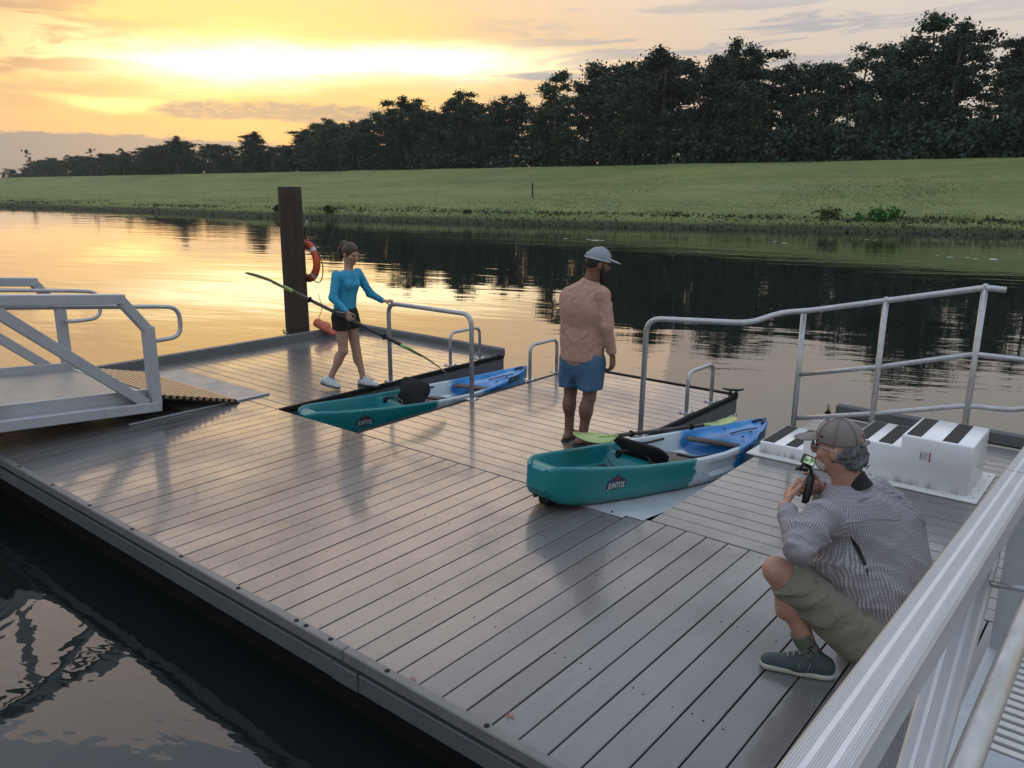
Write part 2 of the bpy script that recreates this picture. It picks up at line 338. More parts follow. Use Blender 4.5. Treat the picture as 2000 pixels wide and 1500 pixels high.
# ------------------------------------------------------------------ signed-distance bodies
def sdf_mesh(prims,h,wr=None):
    lo=np.array([1e9]*3);hi=-lo
    for p in prims:
        if p[0]=='c': pts=[np.array(p[1])-p[3],np.array(p[1])+p[3],np.array(p[2])-p[4],np.array(p[2])+p[4]]
        elif p[0]=='e': r=max(p[2]); pts=[np.array(p[1])-r,np.array(p[1])+r]
        else: continue
        lo=np.minimum(lo,np.min(pts,0));hi=np.maximum(hi,np.max(pts,0))
    lo-=4*h;hi+=4*h; n=np.ceil((hi-lo)/h).astype(int)+1
    ax=[lo[i]+h*np.arange(n[i]) for i in range(3)]
    D=np.full(n,.2,np.float32)
    def sub(l,u):
        i0=np.clip(((l-lo)/h).astype(int)-1,0,n-1); i1=np.clip(((u-lo)/h).astype(int)+2,1,n)
        sl=tuple(slice(a,b) for a,b in zip(i0,i1)); g=np.meshgrid(*[ax[i][sl[i]] for i in range(3)],indexing='ij')
        return sl,np.stack(g,-1).astype(np.float32)
    cuts=[p for p in prims if p[0] in 'ps']; adds=[p for p in prims if p[0] not in 'ps']
    for p in adds+['wr']+cuts:
        if p=='wr':
            if wr is not None:
                I=np.argwhere(np.abs(D)<5*h); Pp=lo+I*h; D[tuple(I.T)]+=wr(Pp).astype(np.float32)
            continue
        k=.0
        if p[0] in 'cs':
            _,a,b,ra,rb=p[:5]; k=p[5] if len(p)>5 else .02; fl=p[6] if len(p)>6 else None
            a=np.array(a,np.float32);b=np.array(b,np.float32); R=max(ra,rb)+k*1.5+3*h
            sl,G=sub(np.minimum(a,b)-R,np.maximum(a,b)+R); q=G-a; ba=b-a
            if fl:
                v=np.array(fl[0],np.float32); v/=np.linalg.norm(v); f=1/fl[1]-1
                q=q+(q@v)[...,None]*v*f; ba=ba+(ba@v)*v*f
            L2=max(ba@ba,1e-9); t=np.clip(q@ba/L2,0,1); d=np.linalg.norm(q-t[...,None]*ba,axis=-1)-(ra+(rb-ra)*t)
        elif p[0]=='e':
            _,c,r,A=p[:4]; k=p[4] if len(p)>4 else .02; c=np.array(c,np.float32); R=max(r)+k*1.5+3*h
            sl,G=sub(c-R,c+R); q=G-c
            if A is not None: q=q@np.array(A,np.float32).T
            r=np.array(r,np.float32); s=q/r; ln=np.linalg.norm(s,axis=-1); d=(ln-1)*ln/np.maximum(np.linalg.norm(s/r,axis=-1),1e-6)*1.0
        elif p[0]=='p':      # keep the half space on the negative side
            c=np.array(p[1]);nn=np.array(p[2],float); nn/=np.linalg.norm(nn)
            if len(p)>3: sl,G=sub(c-p[3],c+p[3])
            else: sl,G=sub(lo,hi)
            d=((G-c)@nn).astype(np.float32)
            if len(p)>3:
                msk=np.linalg.norm(G-c,axis=-1)<p[3]; D[sl]=np.where(msk,np.maximum(D[sl],d),D[sl])
            else: D[sl]=np.maximum(D[sl],d)
            continue
        if p[0]=='s': D[sl]=np.maximum(D[sl],-d); continue
        o=D[sl]
        if k>0:
            hh=np.clip(.5+.5*(o-d)/k,0,1); D[sl]=o*(1-hh)+d*hh-k*hh*(1-hh)
        else: D[sl]=np.minimum(o,d)
    ins=D<0; c=[ins[i:n[0]-1+i,j:n[1]-1+j,k:n[2]-1+k] for i in(0,1) for j in(0,1) for k in(0,1)]
    cnt=sum(x.astype(np.int8) for x in c); act=(cnt>0)&(cnt<8); I=np.argwhere(act); idx=-np.ones(act.shape,np.int32); idx[tuple(I.T)]=np.arange(len(I))
    acc=np.zeros((len(I),3));num=np.zeros(len(I))
    corners=[(i,j,k) for i in(0,1) for j in(0,1) for k in(0,1)]
    for A in corners:
        for axx in range(3):
            if A[axx]: continue
            B=list(A);B[axx]=1
            da=D[tuple((I+A).T)];db=D[tuple((I+B).T)]; m_=(da<0)!=(db<0); t=np.where(m_,da/np.where(m_,da-db,1),0)
            P=I+np.array(A,float); P[:,axx]+=t; acc+=P*m_[:,None]; num+=m_
    V=lo+acc/num[:,None]*h; Fs=[]
    for axx in range(3):
        s0=[slice(None)]*3;s1=[slice(None)]*3; s0[axx]=slice(0,-1);s1[axx]=slice(1,None)
        a=ins[tuple(s0)];b_=ins[tuple(s1)]; E_=np.argwhere(a!=b_); o1,o2=(axx+1)%3,(axx+2)%3
        E_=E_[(E_[:,o1]>0)&(E_[:,o2]>0)&(E_[:,o1]<n[o1]-1)&(E_[:,o2]<n[o2]-1)]
        fl=a[tuple(E_.T)]; q=[]
        for (u,v) in((1,1),(0,1),(0,0),(1,0)):
            e=E_.copy(); e[:,o1]-=u; e[:,o2]-=v; q.append(idx[tuple(e.T)])
        Q=np.stack(q,1); Q[~fl]=Q[~fl][:,::-1]; Fs.append(Q)
    return V,np.concatenate(Fs)
def npmesh(name,V,F,mt,parent=None,smooth=True):
    me=bpy.data.meshes.new(name); F=np.asarray(F); k=F.shape[1]
    me.vertices.add(len(V)); me.vertices.foreach_set('co',np.asarray(V,np.float32).ravel())
    me.loops.add(F.size); me.loops.foreach_set('vertex_index',F.astype(np.int32).ravel())
    me.polygons.add(len(F)); me.polygons.foreach_set('loop_start',np.arange(0,F.size,k,dtype=np.int32))
    me.update(calc_edges=True); me.validate()
    if smooth: me.polygons.foreach_set('use_smooth',np.ones(len(me.polygons),bool))
    if mt: me.materials.append(mt)
    o=bpy.data.objects.new(name,me); COL.objects.link(o); o.parent=parent; return o
def sdf_obj(name,prims,h,mt,parent,wr=None): return npmesh(name,*sdf_mesh(prims,h,wr),mt,parent)
def folds(seed,amp,freq,direction=(0,0,1),warp=.5):
    """cloth folds: sharp ridges running mostly along `direction`"""
    r=np.random.default_rng(seed); W=[]; dd=np.array(direction,float); dd/=np.linalg.norm(dd)
    for i in range(8):
        d=r.normal(size=3); d-=dd*(d@dd)*warp; d/=np.linalg.norm(d); W.append((d*freq*r.uniform(.7,2.0),r.uniform(0,6.28),r.uniform(.5,1)))
    def f(P):
        s=np.zeros(len(P)); q=P+.025*np.sin(P[:,[2,0,1]]*freq*.45+r.uniform(0,6))+.008*np.sin(P[:,[1,2,0]]*freq*1.7)
        m=.5+.5*np.sin(P@(np.array([.7,.4,1])*freq*.35)+1.3*seed)
        for k,ph,w in W: s+=w*(1-np.abs(np.sin(q@k*.8+ph)))**2.5
        return -amp*3.0*(s/3.0-.40)*(.45+.9*m)
    return f
# ================================================================== LANDSCAPE
WL=-.50
def water():
    m=bpy.data.materials.new('river_water'); m.use_nodes=True; b=NB(m.node_tree); P=m.node_tree.nodes['Principled BSDF']
    P.inputs['Base Color'].default_value=(.011,.014,.013,1); P.inputs['Roughness'].default_value=.015; P.inputs['IOR'].default_value=1.6
    g=b.new('ShaderNodeNewGeometry').outputs['Position']; X,Y,Z=b.xyz(g)
    q=b.map(g,rot=(0,0,-.35)); 
    swell=b.noise(b.map(q,(.22,.75,1)),1.0,2,.5,.3); rip=b.noise(b.map(q,(.55,1.9,1)),1.7,3,.55,.4); fine=b.noise(b.map(q,(1.3,2.4,1)),4.2,2)
    patch=b.mr(b.noise(b.map(q,(.012,.05,1)),1.0,3,.55),.36,.62,.25,1.0)
    # rings spreading from a drip beside the float
    def ring(cx,cy,wl,amp,dec):
        r=b.v('DISTANCE',g,(cx,cy,WL)); s=b.m('SINE',b.m('MULTIPLY',r,2*math.pi/wl))
        return b.m('MULTIPLY',b.m('MULTIPLY',s,b.m('EXPONENT',b.m('MULTIPLY',r,-1/dec))),amp)
    h=b.m('ADD',b.m('MULTIPLY',swell,.012),b.m('MULTIPLY',b.m('MULTIPLY',rip,patch),.0042))
    h=b.m('ADD',h,b.m('MULTIPLY',b.m('MULTIPLY',fine,patch),.0007))
    h=b.m('ADD',h,b.m('ADD',ring(-2.75,-1.0,.10,.0011,.45),ring(-2.35,-1.3,.16,.0007,.8)))
    bp=b.new('ShaderNodeBump'); bp.inputs['Strength'].default_value=1; bp.inputs['Distance'].default_value=1; b.put(bp.inputs['Height'],h); b.l.new(bp.outputs[0],P.inputs['Normal'])
    # disc with finer rings near the dock
    rs=[0,3,8,20,50,120,300,560]; n=48; V=[(0,0,WL)];F=[]
    for r in rs[1:]:
        for k in range(n): a=2*math.pi*k/n; V.append((r*math.cos(a),r*math.sin(a),WL))
    for k in range(n): F.append((0,1+k,1+(k+1)%n))
    for i in range(len(rs)-2):
        for k in range(n): F.append((1+i*n+k,1+(i+1)*n+k,1+(i+1)*n+(k+1)%n,1+i*n+(k+1)%n))
    setp(mkobj('river_water',V,F,m),kind='structure')
water()
# far bank: waterline, berm edge, levee toe, crest
BW=[(-175,12),(-115,22.4),(-91.4,30.1),(-70.9,33.4),(-53.1,34.9),(-41.3,37.6),(-31.6,40.4),(-23.5,43.3),(-16.2,46),(-9.7,49),(-3.6,51.7),(3.1,54.8),(14,60),(30,66),(60,74),(120,86)]
BT=[(-177,14,.06),(-117.5,24.2,.06),(-93.8,31.9,.06),(-73.1,35.3,.07),(-55.2,37.0,.20),(-43.1,39.8,.25),(-33.2,42.6,.29),(-24.8,45.6,.31),(-17.2,48.4,.26),(-10.4,51.4,.2),(-4.0,54.2,.14),(3.0,57.3,.11),(13.5,62.5,.1),(29,69,.1),(59,77,.1),(119,89,.1)]
TOE=[(-760,205,.0),(-520,163,.15),(-429,146.8,.25),(-233,112.3,1.45),(-146.6,97.1,2.05),(-97.8,88.5,2.35),(-66.6,83,2.55),(-44.8,79.1,2.7),(-28.9,76.4,2.85),(-16.6,74.2,2.93),(-6.9,72.6,2.97),(2.4,71,3.02),(14,70.5,3.0),(30,76,3),(60,84,3),(120,96,3)]
CR=[(-850,228,2.3),(-570,181,2.7),(-483,165.8,3.1),(-262.6,126.8,3.82),(-165.2,109.6,4.14),(-110.4,99.8,4.32),(-75.3,93.6,4.43),(-50.9,89.3,4.51),(-33,86.1,4.57),(-19.3,83.8,4.61),(-8.4,81.9,4.65),(2,80.2,4.69),(14,79.5,4.7),(30,86,4.7),(60,95,4.7),(120,107,4.7)]
def resample(L,n):
    L=np.array(L,float); t=np.linspace(0,len(L)-1,n); return np.stack([np.interp(t,np.arange(len(L)),L[:,i]) for i in range(L.shape[1])],1)
NB_=241
bw=resample([(x,y,WL-.25) for x,y in BW],NB_); bt=resample(BT,NB_); toe=resample(TOE,NB_); cr=resample(CR,NB_)
def vnoise(x,y,s,seed=0):
    r=np.random.default_rng(seed); o=np.zeros_like(np.asarray(x,float))
    for i in range(7):
        a=r.uniform(0,6.28); k=s*r.uniform(.5,2.2); o+=np.sin((x*np.cos(a)+y*np.sin(a))*k+r.uniform(0,6.28))/(1+.35*i)
    return o/3
def land():
    rows=[]
    def lerp(a,b,t): return a*(1-t)+b*t
    for t in (0,.35,.7,1): rows.append(lerp(bw,bt,t)+np.array([0,0,.12*math.sin(math.pi*t)]))
    for t in (.04,.1,.2,.35,.5,.65,.8,.9,1):
        p=lerp(bt,toe,t); rows.append(p)
    for t in (.2,.4,.6,.8,1): rows.append(lerp(toe,cr,t)+np.array([0,0,.18*math.sin(math.pi*t)]))
    back=cr-toe; back/=np.linalg.norm(back[:,:2],axis=1)[:,None]; back[:,2]=0
    for dd,dz in ((3,0),(9,-1.6),(30,-1.7),(70,-1.7),(140,-1.7)): rows.append(cr+back*dd+np.array([0,0,dz]))
    P=np.stack(rows,0); 
    P[2:,:,2]+=.05*vnoise(P[2:,:,0],P[2:,:,1],.35,3)+.03*vnoise(P[2:,:,0],P[2:,:,1],1.1,4)
    n,k=P.shape[:2]; i,j=np.meshgrid(np.arange(n-1),np.arange(k-1),indexing='ij'); a=(i*k+j).ravel()
    F=np.stack([a,a+1,a+k+1,a+k],1)
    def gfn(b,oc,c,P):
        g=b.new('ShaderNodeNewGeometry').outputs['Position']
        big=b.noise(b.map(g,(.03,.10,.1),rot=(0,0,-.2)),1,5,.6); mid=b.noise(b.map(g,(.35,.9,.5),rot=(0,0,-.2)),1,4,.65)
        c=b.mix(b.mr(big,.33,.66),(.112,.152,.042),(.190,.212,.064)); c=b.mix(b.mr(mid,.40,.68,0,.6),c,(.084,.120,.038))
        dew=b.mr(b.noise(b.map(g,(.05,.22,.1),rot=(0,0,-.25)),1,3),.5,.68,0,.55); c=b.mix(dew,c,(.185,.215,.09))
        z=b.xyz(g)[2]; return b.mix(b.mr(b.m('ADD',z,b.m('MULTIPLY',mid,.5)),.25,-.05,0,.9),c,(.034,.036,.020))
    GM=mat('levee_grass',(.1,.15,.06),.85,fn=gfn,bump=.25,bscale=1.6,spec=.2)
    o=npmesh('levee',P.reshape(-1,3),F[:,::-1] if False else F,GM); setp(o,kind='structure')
    me=o.data; me.flip_normals() if me.polygons[5000].normal.z<0 else None
    return P
land()
# grass blades over the berm and slope, weeds on the bank edge
def blades(name,pts,hts,mt,wid=.25,lean=.35):
    n=len(pts); a=RNG.uniform(0,6.28,n); w=hts*wid*.5; dx=np.cos(a)*w; dy=np.sin(a)*w; tl=RNG.normal(0,lean,(n,2))*hts[:,None]
    A=pts+np.stack([-dx,-dy,-.02*np.ones(n)],1); B=pts+np.stack([dx,dy,-.02*np.ones(n)],1); T=pts+np.stack([tl[:,0],tl[:,1],hts],1)
    V=np.stack([A,B,T],1).reshape(-1,3); F=np.arange(3*n).reshape(-1,3); return setp(npmesh(name,V,F,mt,smooth=False),kind='stuff')
def strip_pts(A,B,n,pw=1,lo=20,hi=NB_-40):
    j=RNG.uniform(lo,hi-1,n); t=RNG.uniform(0,1,n)**pw; j0=j.astype(int); f=(j-j0)[:,None]
    a=A[j0]*(1-f)+A[j0+1]*f; b_=B[j0]*(1-f)+B[j0+1]*f; return a*(1-t[:,None])+b_*t[:,None]
p=strip_pts(bt,toe,60000,1.5,25,NB_-50); blades('berm_grass',p,RNG.uniform(.03,.075,len(p))*(.8+.4*(vnoise(p[:,0],p[:,1],.25,9)>0)),GRASSB,1.1,.8)
p=strip_pts(toe,cr,26000,1,45,NB_-50); blades('levee_slope_grass',p,RNG.uniform(.04,.09,len(p)),GRASSB,1.1,.8)
p=strip_pts(bw*.6+bt*.4,bt*.97+toe*.03,26000,1.15,20,NB_-45); k=vnoise(p[:,0],p[:,1],.5,12); p=p[k>-.35]
blades('bank_weeds',p,RNG.uniform(.05,.16,len(p))*(1+.6*(vnoise(p[:,0],p[:,1],.8,13)>.35)),WEED,.5)
p=strip_pts(bw*.85+bt*.15,bt,13000,1,20,NB_-45); blades('bank_dead_growth',p,RNG.uniform(.06,.2,len(p)),WEEDB,1,.8)
def leafcloud(n,cs,rs,size,seed,flat=1.0):
    r=np.random.default_rng(seed); cs=np.array(cs);rs=np.array(rs); i=r.integers(0,len(cs),n) if len(cs)*3<n else np.arange(n)%len(cs)
    d=r.normal(size=(n,3)); d/=np.linalg.norm(d,axis=1)[:,None]; d*=np.minimum(np.abs(r.normal(0,.62,(n,1)))+.12,1.5)
    c=cs[i]+d*rs[i]; s=size*r.uniform(.6,1.4,(n,1)); u=r.normal(size=(n,3)); u[:,2]*=flat; u/=np.linalg.norm(u,axis=1)[:,None]; w=np.cross(u,r.normal(size=(n,3))); w/=np.linalg.norm(w,axis=1)[:,None]
    return np.stack([c-u*s,c+w*s*.55,c+u*s,c-w*s*.55],1).reshape(-1,3)
def crown_variant(seed,kind):
    r=np.random.default_rng(seed); cs=[];rs=[];limbs=[]
    H=1.0*14; tilt=r.normal(0,.25,2); tr=[(tilt[0]*(t**2)*1.5+.12*math.sin(t*5+seed),tilt[1]*(t**2)*1.5,H*t*.97) for t in np.linspace(0,1,9)]
    at=lambda t:np.array([np.interp(t,np.linspace(0,1,9),[q[i] for q in tr]) for i in range(3)])
    lo={'flat':.45,'round':.26,'full':.06,'thin':.40}[kind]; nb={'flat':12,'round':17,'full':24,'thin':10}[kind]
    for i in range(nb):
        t=lo+(1-lo)*((i+r.uniform(0,.9))/nb); a=i*2.4+r.uniform(-.6,.6)
        if kind=='flat': L=r.uniform(1.5,3.5)*(1.0-.25*abs(t-.85)*3)
        elif kind=='thin': L=r.uniform(.9,2.0)
        else: L=(3.1 if kind=='round' else 2.9)*math.sqrt(max(.08,1-((t-.55)/.52)**2))*r.uniform(.5,1.25)
        L=max(.5,L); b0=at(t-.03); e=b0+np.array([math.cos(a)*L,math.sin(a)*L,L*r.uniform(.05,.45)])
        limbs.append((b0,e)); m_=3 if kind in('round','full') else 2
        for q in range(m_+ (1 if kind!='thin' else 0)):
            f=r.uniform(.45,1.05); c=b0*(1-f)+e*f+r.normal(0,.28,3); cs.append(c)
            rr=r.uniform(.45,1.0) if kind!='thin' else r.uniform(.35,.7); rs.append((rr*1.25,rr*1.25,rr*(.52 if kind=='flat' else .78)))
    for q in range(5): cs.append(at(.98)+r.normal(0,.5,3)); rs.append((.8,.8,.5))
    n={'flat':7000,'round':9000,'full':11500,'thin':2000}[kind]
    V=leafcloud(n,cs,rs,.165,seed); F=np.arange(len(V)).reshape(-1,4)
    me=npmesh('crown_tmp',V,F,LEAF if seed%3 else LEAF2,smooth=False); md=me.data; bpy.data.objects.remove(me)
    b=MB(); b.tube(tr,[.22*(1-.8*i/8)+.02 for i in range(9)],7,False)
    for (b0,e) in limbs: b.tube([b0,(b0+e)/2+np.array([0,0,-.08]),e],[.07,.05,.02],4,False)
    o=b.build('trunk_tmp',BARK,smooth=True); mt=o.data; bpy.data.objects.remove(o)
    return md,mt
KINDS=['flat','flat','round','round','full','full','thin','round','round','full']
VAR=[(k,)+crown_variant(20+i,k) for i,k in enumerate(KINDS)]
TLAB={'flat':'dark flat-topped tree with layered airy boughs','round':'dark round-crowned tree','full':'dark bushy tree leafy down low','thin':'thin sparse tree with bare limbs showing'}
def tree(vi,x,y,z,h,rz,label=None,wide=1):
    k,mc,mt=VAR[vi]; s=h/14
    if label is None:
        a=math.degrees(math.atan2(-(x-3.288),y+2.261)); zone='in the low far-left treeline' if a>53 else 'in the middle wood right of the post' if a>38 else 'in the tall wood at right'
        label=TLAB[k]+' '+zone
    r=empty('tree',(x,y,z),rz,label,'tree','trees behind the levee'); r.scale=(s*wide,s*wide,s)
    instance('crown',mc,r); instance('trunk',mt,r); return r
# elevation of the wood's skyline by azimuth (degrees)
AZS=[3,5,7,8.8,9.8,10.8,11.7,13.1,14.1,14.6,15.8,16.9,18,19.2,20.7,21.9,23.2,24.5,26,27.6,29.3,31,32.6,33.3,35.3,36.6,38.4,40,41.8,43.2,44.5,46.2,47.6,49.7,51.3,53,54.4,55.4,56.2,57.3,58.8,60.4,61.5,63,64.5,66,68.2,69.6,70.9]
ELS=[8.2,8.5,8.3,8.25,8.2,8,8.7,9.25,8.9,8.1,8.6,8.95,8.3,7.75,7.65,7.4,8.2,8.85,8.45,8.2,8.35,8.25,7.95,7.5,7.05,5.9,6.35,5.5,5.3,5.85,4.7,5.3,4.7,4.05,3.95,3.7,2.5,2.2,3.05,2.4,2.35,2.2,2.65,1.9,1.65,1.45,1.3,.85,.7]
CX,CY,CZ=3.288,-2.261,2.253
def along(s):  # point on crest line at arc s from the right of the picture towards the left
    L=cr[::-1]; d=np.r_[0,np.cumsum(np.linalg.norm(np.diff(L[:,:2],axis=0),axis=1))]; 
    return np.array([np.interp(s,d,L[:,i]) for i in range(3)])
# start so that first trees stand right of the frame
L_=cr[::-1]; d_=np.r_[0,np.cumsum(np.linalg.norm(np.diff(L_[:,:2],axis=0),axis=1))]
s0=float(np.interp(-12,-L_[:,0],d_)); s=s0-26; nt=0
LAST=float(d_[-1])
while True:
    p=along(s); dist=math.hypot(p[0]-CX,p[1]-CY); az=math.degrees(math.atan2(-(p[0]-CX),p[1]-CY))
    if az>71.5 or s>LAST-20: break
    for row,off in ((0,random.uniform(5,9)),(1,random.uniform(13,20)),(2,random.uniform(24,34))):
        if row==2 and (dist>250 or random.random()<.10): continue
        jx,jy=random.uniform(-2,2),random.uniform(-1.5,1.5)
        x=p[0]+.17*off+jx+ (row*2.3); y=p[1]+.985*off+jy; D=math.hypot(x-CX,y-CY); a=math.degrees(math.atan2(-(x-CX),y-CY))
        top=CZ+D*math.tan(rad(.965*float(np.interp(a,AZS,ELS)))); z=p[2]-1.6
        k=random.choice([2,3,4,5,4,9,5]) if row==0 else random.choice([0,1,7,2,3,8,3,7,2,9])
        f=(random.uniform(.45,.85) if row==0 else random.uniform(.82,1.04) if row==1 else random.uniform(.86,1.0))
        if row==1 and random.random()<.3: f=random.uniform(.95,1.05)
        if row==0 and random.random()<.12: k=6; f=random.uniform(.7,1)
        tree(k,x,y,z,max(3.0,(top-z)*f),random.uniform(0,6.28),wide=random.uniform(1.0,1.4)*(1+min(.75,max(0,dist-130)*.0032))); nt+=1
    s+=4.3+max(0,dist-110)*.009
# marked individuals on the skyline
def marked(az,el,off,vi,label,wide=1.05,D0=None):
    d=np.array([-math.sin(rad(az)),math.cos(rad(az))])
    t=np.linspace(40,520,4000); P=np.array([CX,CY])+d*t[:,None]; i=np.argmin(np.min(np.linalg.norm(P[:,None]-cr[None,:,:2],axis=2),axis=1)); D=t[i]+off
    x,y=np.array([CX,CY])+d*D; j=np.argmin(np.linalg.norm(cr[:,:2]-P[i],axis=1)); z=cr[j,2]-1.6
    tree(vi,x,y,z,CZ+D*math.tan(rad(el*.97))-z,az,label,wide)
marked(12,9.25,9,0,'tallest flat-topped tree near the right edge of the skyline, with spreading layered boughs',1.15)
marked(24.5,8.9,12,2,'tall round-headed tree rising alone above the middle of the right-hand wood',1.0)
marked(36.5,7.1,10,7,'layered tree at the left shoulder of the tall wood with sky showing through',1.05)
marked(43,5.95,14,1,'flat-topped tree with a level crown against the orange sky right of the tall post',1.1)
marked(46.5,5.5,10,0,'broad flat-topped tree at the left end of the tall wood',1.25)
marked(51.7,4.05,12,7,'umbrella-shaped tree standing clear in the sky above the wooden post',1.25)
marked(56.4,3.15,8,8,'rounded lone tree poking above the low far treeline, left of the post',1.25)
marked(61.2,2.7,8,2,'taller dark tree above the low treeline at the left of the picture',1.2)
for az,el in ((66.2,1.9),(67.4,1.5),(69.3,1.75),(64.3,1.95)): marked(az,el,6,6,None,.9)
# undergrowth at the foot of the wood
def undergrowth():
    j=RNG.uniform(35,NB_-52,1100); j0=j.astype(int); c=cr[j0]*(1-(j-j0))[:,None]+cr[j0+1]*(j-j0)[:,None]
    back=np.array([.17,.985]); o=RNG.uniform(3.5,12,len(c)); c[:,:2]+=back*o[:,None]; c[:,2]+=-1.3+RNG.uniform(0,4.6,len(c))*np.clip(1.25-np.linalg.norm(c[:,:2]-[3.3,-2.3],axis=1)/520,.35,1)
    s=RNG.uniform(.9,2.1,(len(c),1)); V=leafcloud(95000,c,np.concatenate([s*1.3,s*1.3,s*1.05],1),.30,5); setp(npmesh('undergrowth',V,np.arange(len(V)).reshape(-1,4),LEAF,smooth=False),kind='stuff')
undergrowth()
def bush(name,x,y,z,rx,rz,n,mt,label,cat='bush',group=None,size=.11):
    r=np.random.default_rng(int(abs(x*97+y*13))); cs=np.stack([r.uniform(-rx,rx,14),r.uniform(-rx*.35,rx*.35,14),r.uniform(.1,rz*.8,14)],1); rs=np.full((14,3),rz*.38)
    V=leafcloud(n,cs,rs,size,int(abs(x*31)))
    o=npmesh(name,V,np.arange(len(V)).reshape(-1,4),mt,smooth=False); o.location=(x,y,z); o.rotation_euler=(0,0,.4); setp(o,label,cat,group); return o
bush('bush',-11.9,50.9,-.35,1.65,1.15,2600,BUSHM,'bright green leafy bush at the water edge of the far bank',size=.13)
bush('bush',-13.9,50.3,-.25,.5,1.2,500,WEED,'smaller upright clump left of the bright green bush on the bank')
for x,y,s in ((-8.3,53.2,.7),(-5.5,54,.5),(-22.2,46.2,.5)): bush('bush',x,y,-.1,s,.45,300,WEED,'low dark green shrub on the edge of the far bank',group='shrubs on the far bank')
for x,y,h in ((-113,24.3,1.2),(-104.5,26.7,1.1),(-101,28.1,1.7),(-97.4,29.8,1.0),(-52.3,36.4,.38),(-47.6,37.7,.45),(-36.3,41.1,.3)): bush('bush',x,y,.0,.7*h,h,260,WEED,'small dark shrub on the misty left stretch of the far bank',group='shrubs on the misty bank',size=.16)
o=MB().box((-.05,-.05,-.2),(.05,.05,1.08),.01).build('field_post',PILEM,loc=(-39.73,52.96,1.19)); setp(o,'short dark post standing alone in the grass field','post')
# pale flecks drifting on the water
fl=MB()
for (x,y,n) in ((-19.5,31.8,9),(-12.2,37,5),(-3.0,33.6,6),(-9,42,3)):
    for i in range(n):
        a=x+random.gauss(0,.5); c=y+random.gauss(0,.25); r=random.uniform(.04,.12); fl.add([(a+r*math.cos(t)*1.5,c+r*math.sin(t),WL+.006) for t in np.linspace(0,5.2,6)],[tuple(range(6))])
setp(fl.build('floating_debris',WHITEP),kind='stuff')
# ================================================================== DOCK
dock=empty('floating_dock',(0,0,0),0,'grey composite-decked floating kayak dock with two launch slots','dock')
PIT=.148
def board_mesh(L,W=.1398,T=.028,mt=DECK):
    b=MB().box((-W/2,0,-T),(W/2,L,0),.0022); o=b.build('deck_board',mt); me=o.data; bpy.data.objects.remove(o); return me
mesh_cache={}
def boards_y(x0,x1,y0,y1):     # boards running along y
    key=('y',round(y1-y0,3)); me=mesh_cache.setdefault(key,board_mesh(y1-y0-.006))
    n=int(round((x1-x0)/PIT))
    for i in range(n):
        instance('deck_board',me,dock,(x0+(i+.5)*PIT,y0,random.uniform(-.0012,.0008)),(0,random.uniform(-.004,.004),0))
def boards_x(x0,x1,y0,y1):     # boards running along x
    me=mesh_cache.setdefault(('x',round(x1-x0,3)),board_mesh(x1-x0-.004,mt=DECKX)); y=y0
    while y+PIT<=y1+.02:
        instance('deck_board',me,dock,(x0,y+PIT/2,random.uniform(-.0012,.0008)),(0,random.uniform(-.004,.004),-math.pi/2)); y+=PIT
    return y
boards_y(-43*PIT,32*PIT,0,2.35)
boards_x(-6.40,-3.555,2.352,5.90); boards_x(-2.318,-.252,2.352,5.98); boards_x(.762,4.74,2.352,5.87)
MB().box((-.5,2.3,-.05),(-.4,2.31,-.04)) 
def part(b,name,mt,smooth=False,parent=dock): return b.build(name,mt,parent,smooth)
# front edge: raised lip boards with dark bolt heads, then the gap and the aluminium channel
def seg(cuts):
    return [(cuts[i],cuts[i+1]) for i in range(len(cuts)-1)]
for a,b_ in seg([-6.46,-2.31,.42,3.15,4.74]):
    part(MB().box((a+.003,-.058,-.045),(b_-.003,-.006,.022),.006),'edge_lip',LIP)
for a,b_ in seg([-6.46,-3.3,.32,.52,2.6,4.74]):
    q=.006 if abs(a-.32)<.01 else 0
    part(MB().box((a+.002,-.048-q,-.178),(b_-.002,.02,-.078),.004),'edge_channel',ALU2)
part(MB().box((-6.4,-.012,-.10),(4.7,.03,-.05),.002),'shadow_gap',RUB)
bolts=MB()
for x in [-6.1+.62*i for i in range(18)]+[.02,.30]: bolts.disc((x,-.032,.0215),.013,.004,10)
b_=part(bolts,'lip_bolts',RUB); b_['kind']='stuff'
# screws
sc=MB()
for x in np.arange(-6.3,4.6,PIT):
    for y in (.62,1.42,2.27):
        for k in (-.028,.028):
            if random.random()<.42: sc.disc((x+PIT/2+k*1.6,y+random.uniform(-.012,.012),-.0002),.0045,.0012,6)
for (x0,x1) in ((-6.3,-3.6),(-2.25,-.3),(.8,4.6)):
    for y in np.arange(2.43,5.8,PIT):
        for x in np.arange(x0,x1,.68):
            if random.random()<.3: sc.disc((x+random.uniform(-.01,.01),y+random.choice((-.05,.05)),-.0002),.0045,.0012,6)
s_=part(sc,'deck_screws',RUB); s_['kind']='stuff'
# slot edges: black trim strip, channel, black float set back
def edge_x(x,y0,y1,sgn):   # vertical side facing sgn*x
    part(MB().box((x-.012 if sgn>0 else x-.026,y0,-.046),(x+.026 if sgn>0 else x+.012,y1,.006),.003),'edge_trim',RUB)
    part(MB().box((x-.05,y0,-.215),(x+.012*sgn+.0,y1,-.05),.004) if sgn>0 else MB().box((x-.012,y0,-.215),(x+.05,y1,-.05),.004),'edge_channel',ALU2)
def edge_y(y,x0,x1):
    part(MB().box((x0,y-.02,-.046),(x1,y+.026,.004),.003),'edge_trim',RUB); part(MB().box((x0,y-.05,-.215),(x1,y+.014,-.05),.004),'edge_channel',ALU2)
edge_x(-3.55,2.36,5.90,1); edge_x(-2.322,2.36,5.98,-1); edge_x(-.248,2.36,5.98,1); part(MB().box((.746,2.36,-.215),(.80,5.87,-.034),.004),'edge_channel',ALU2)
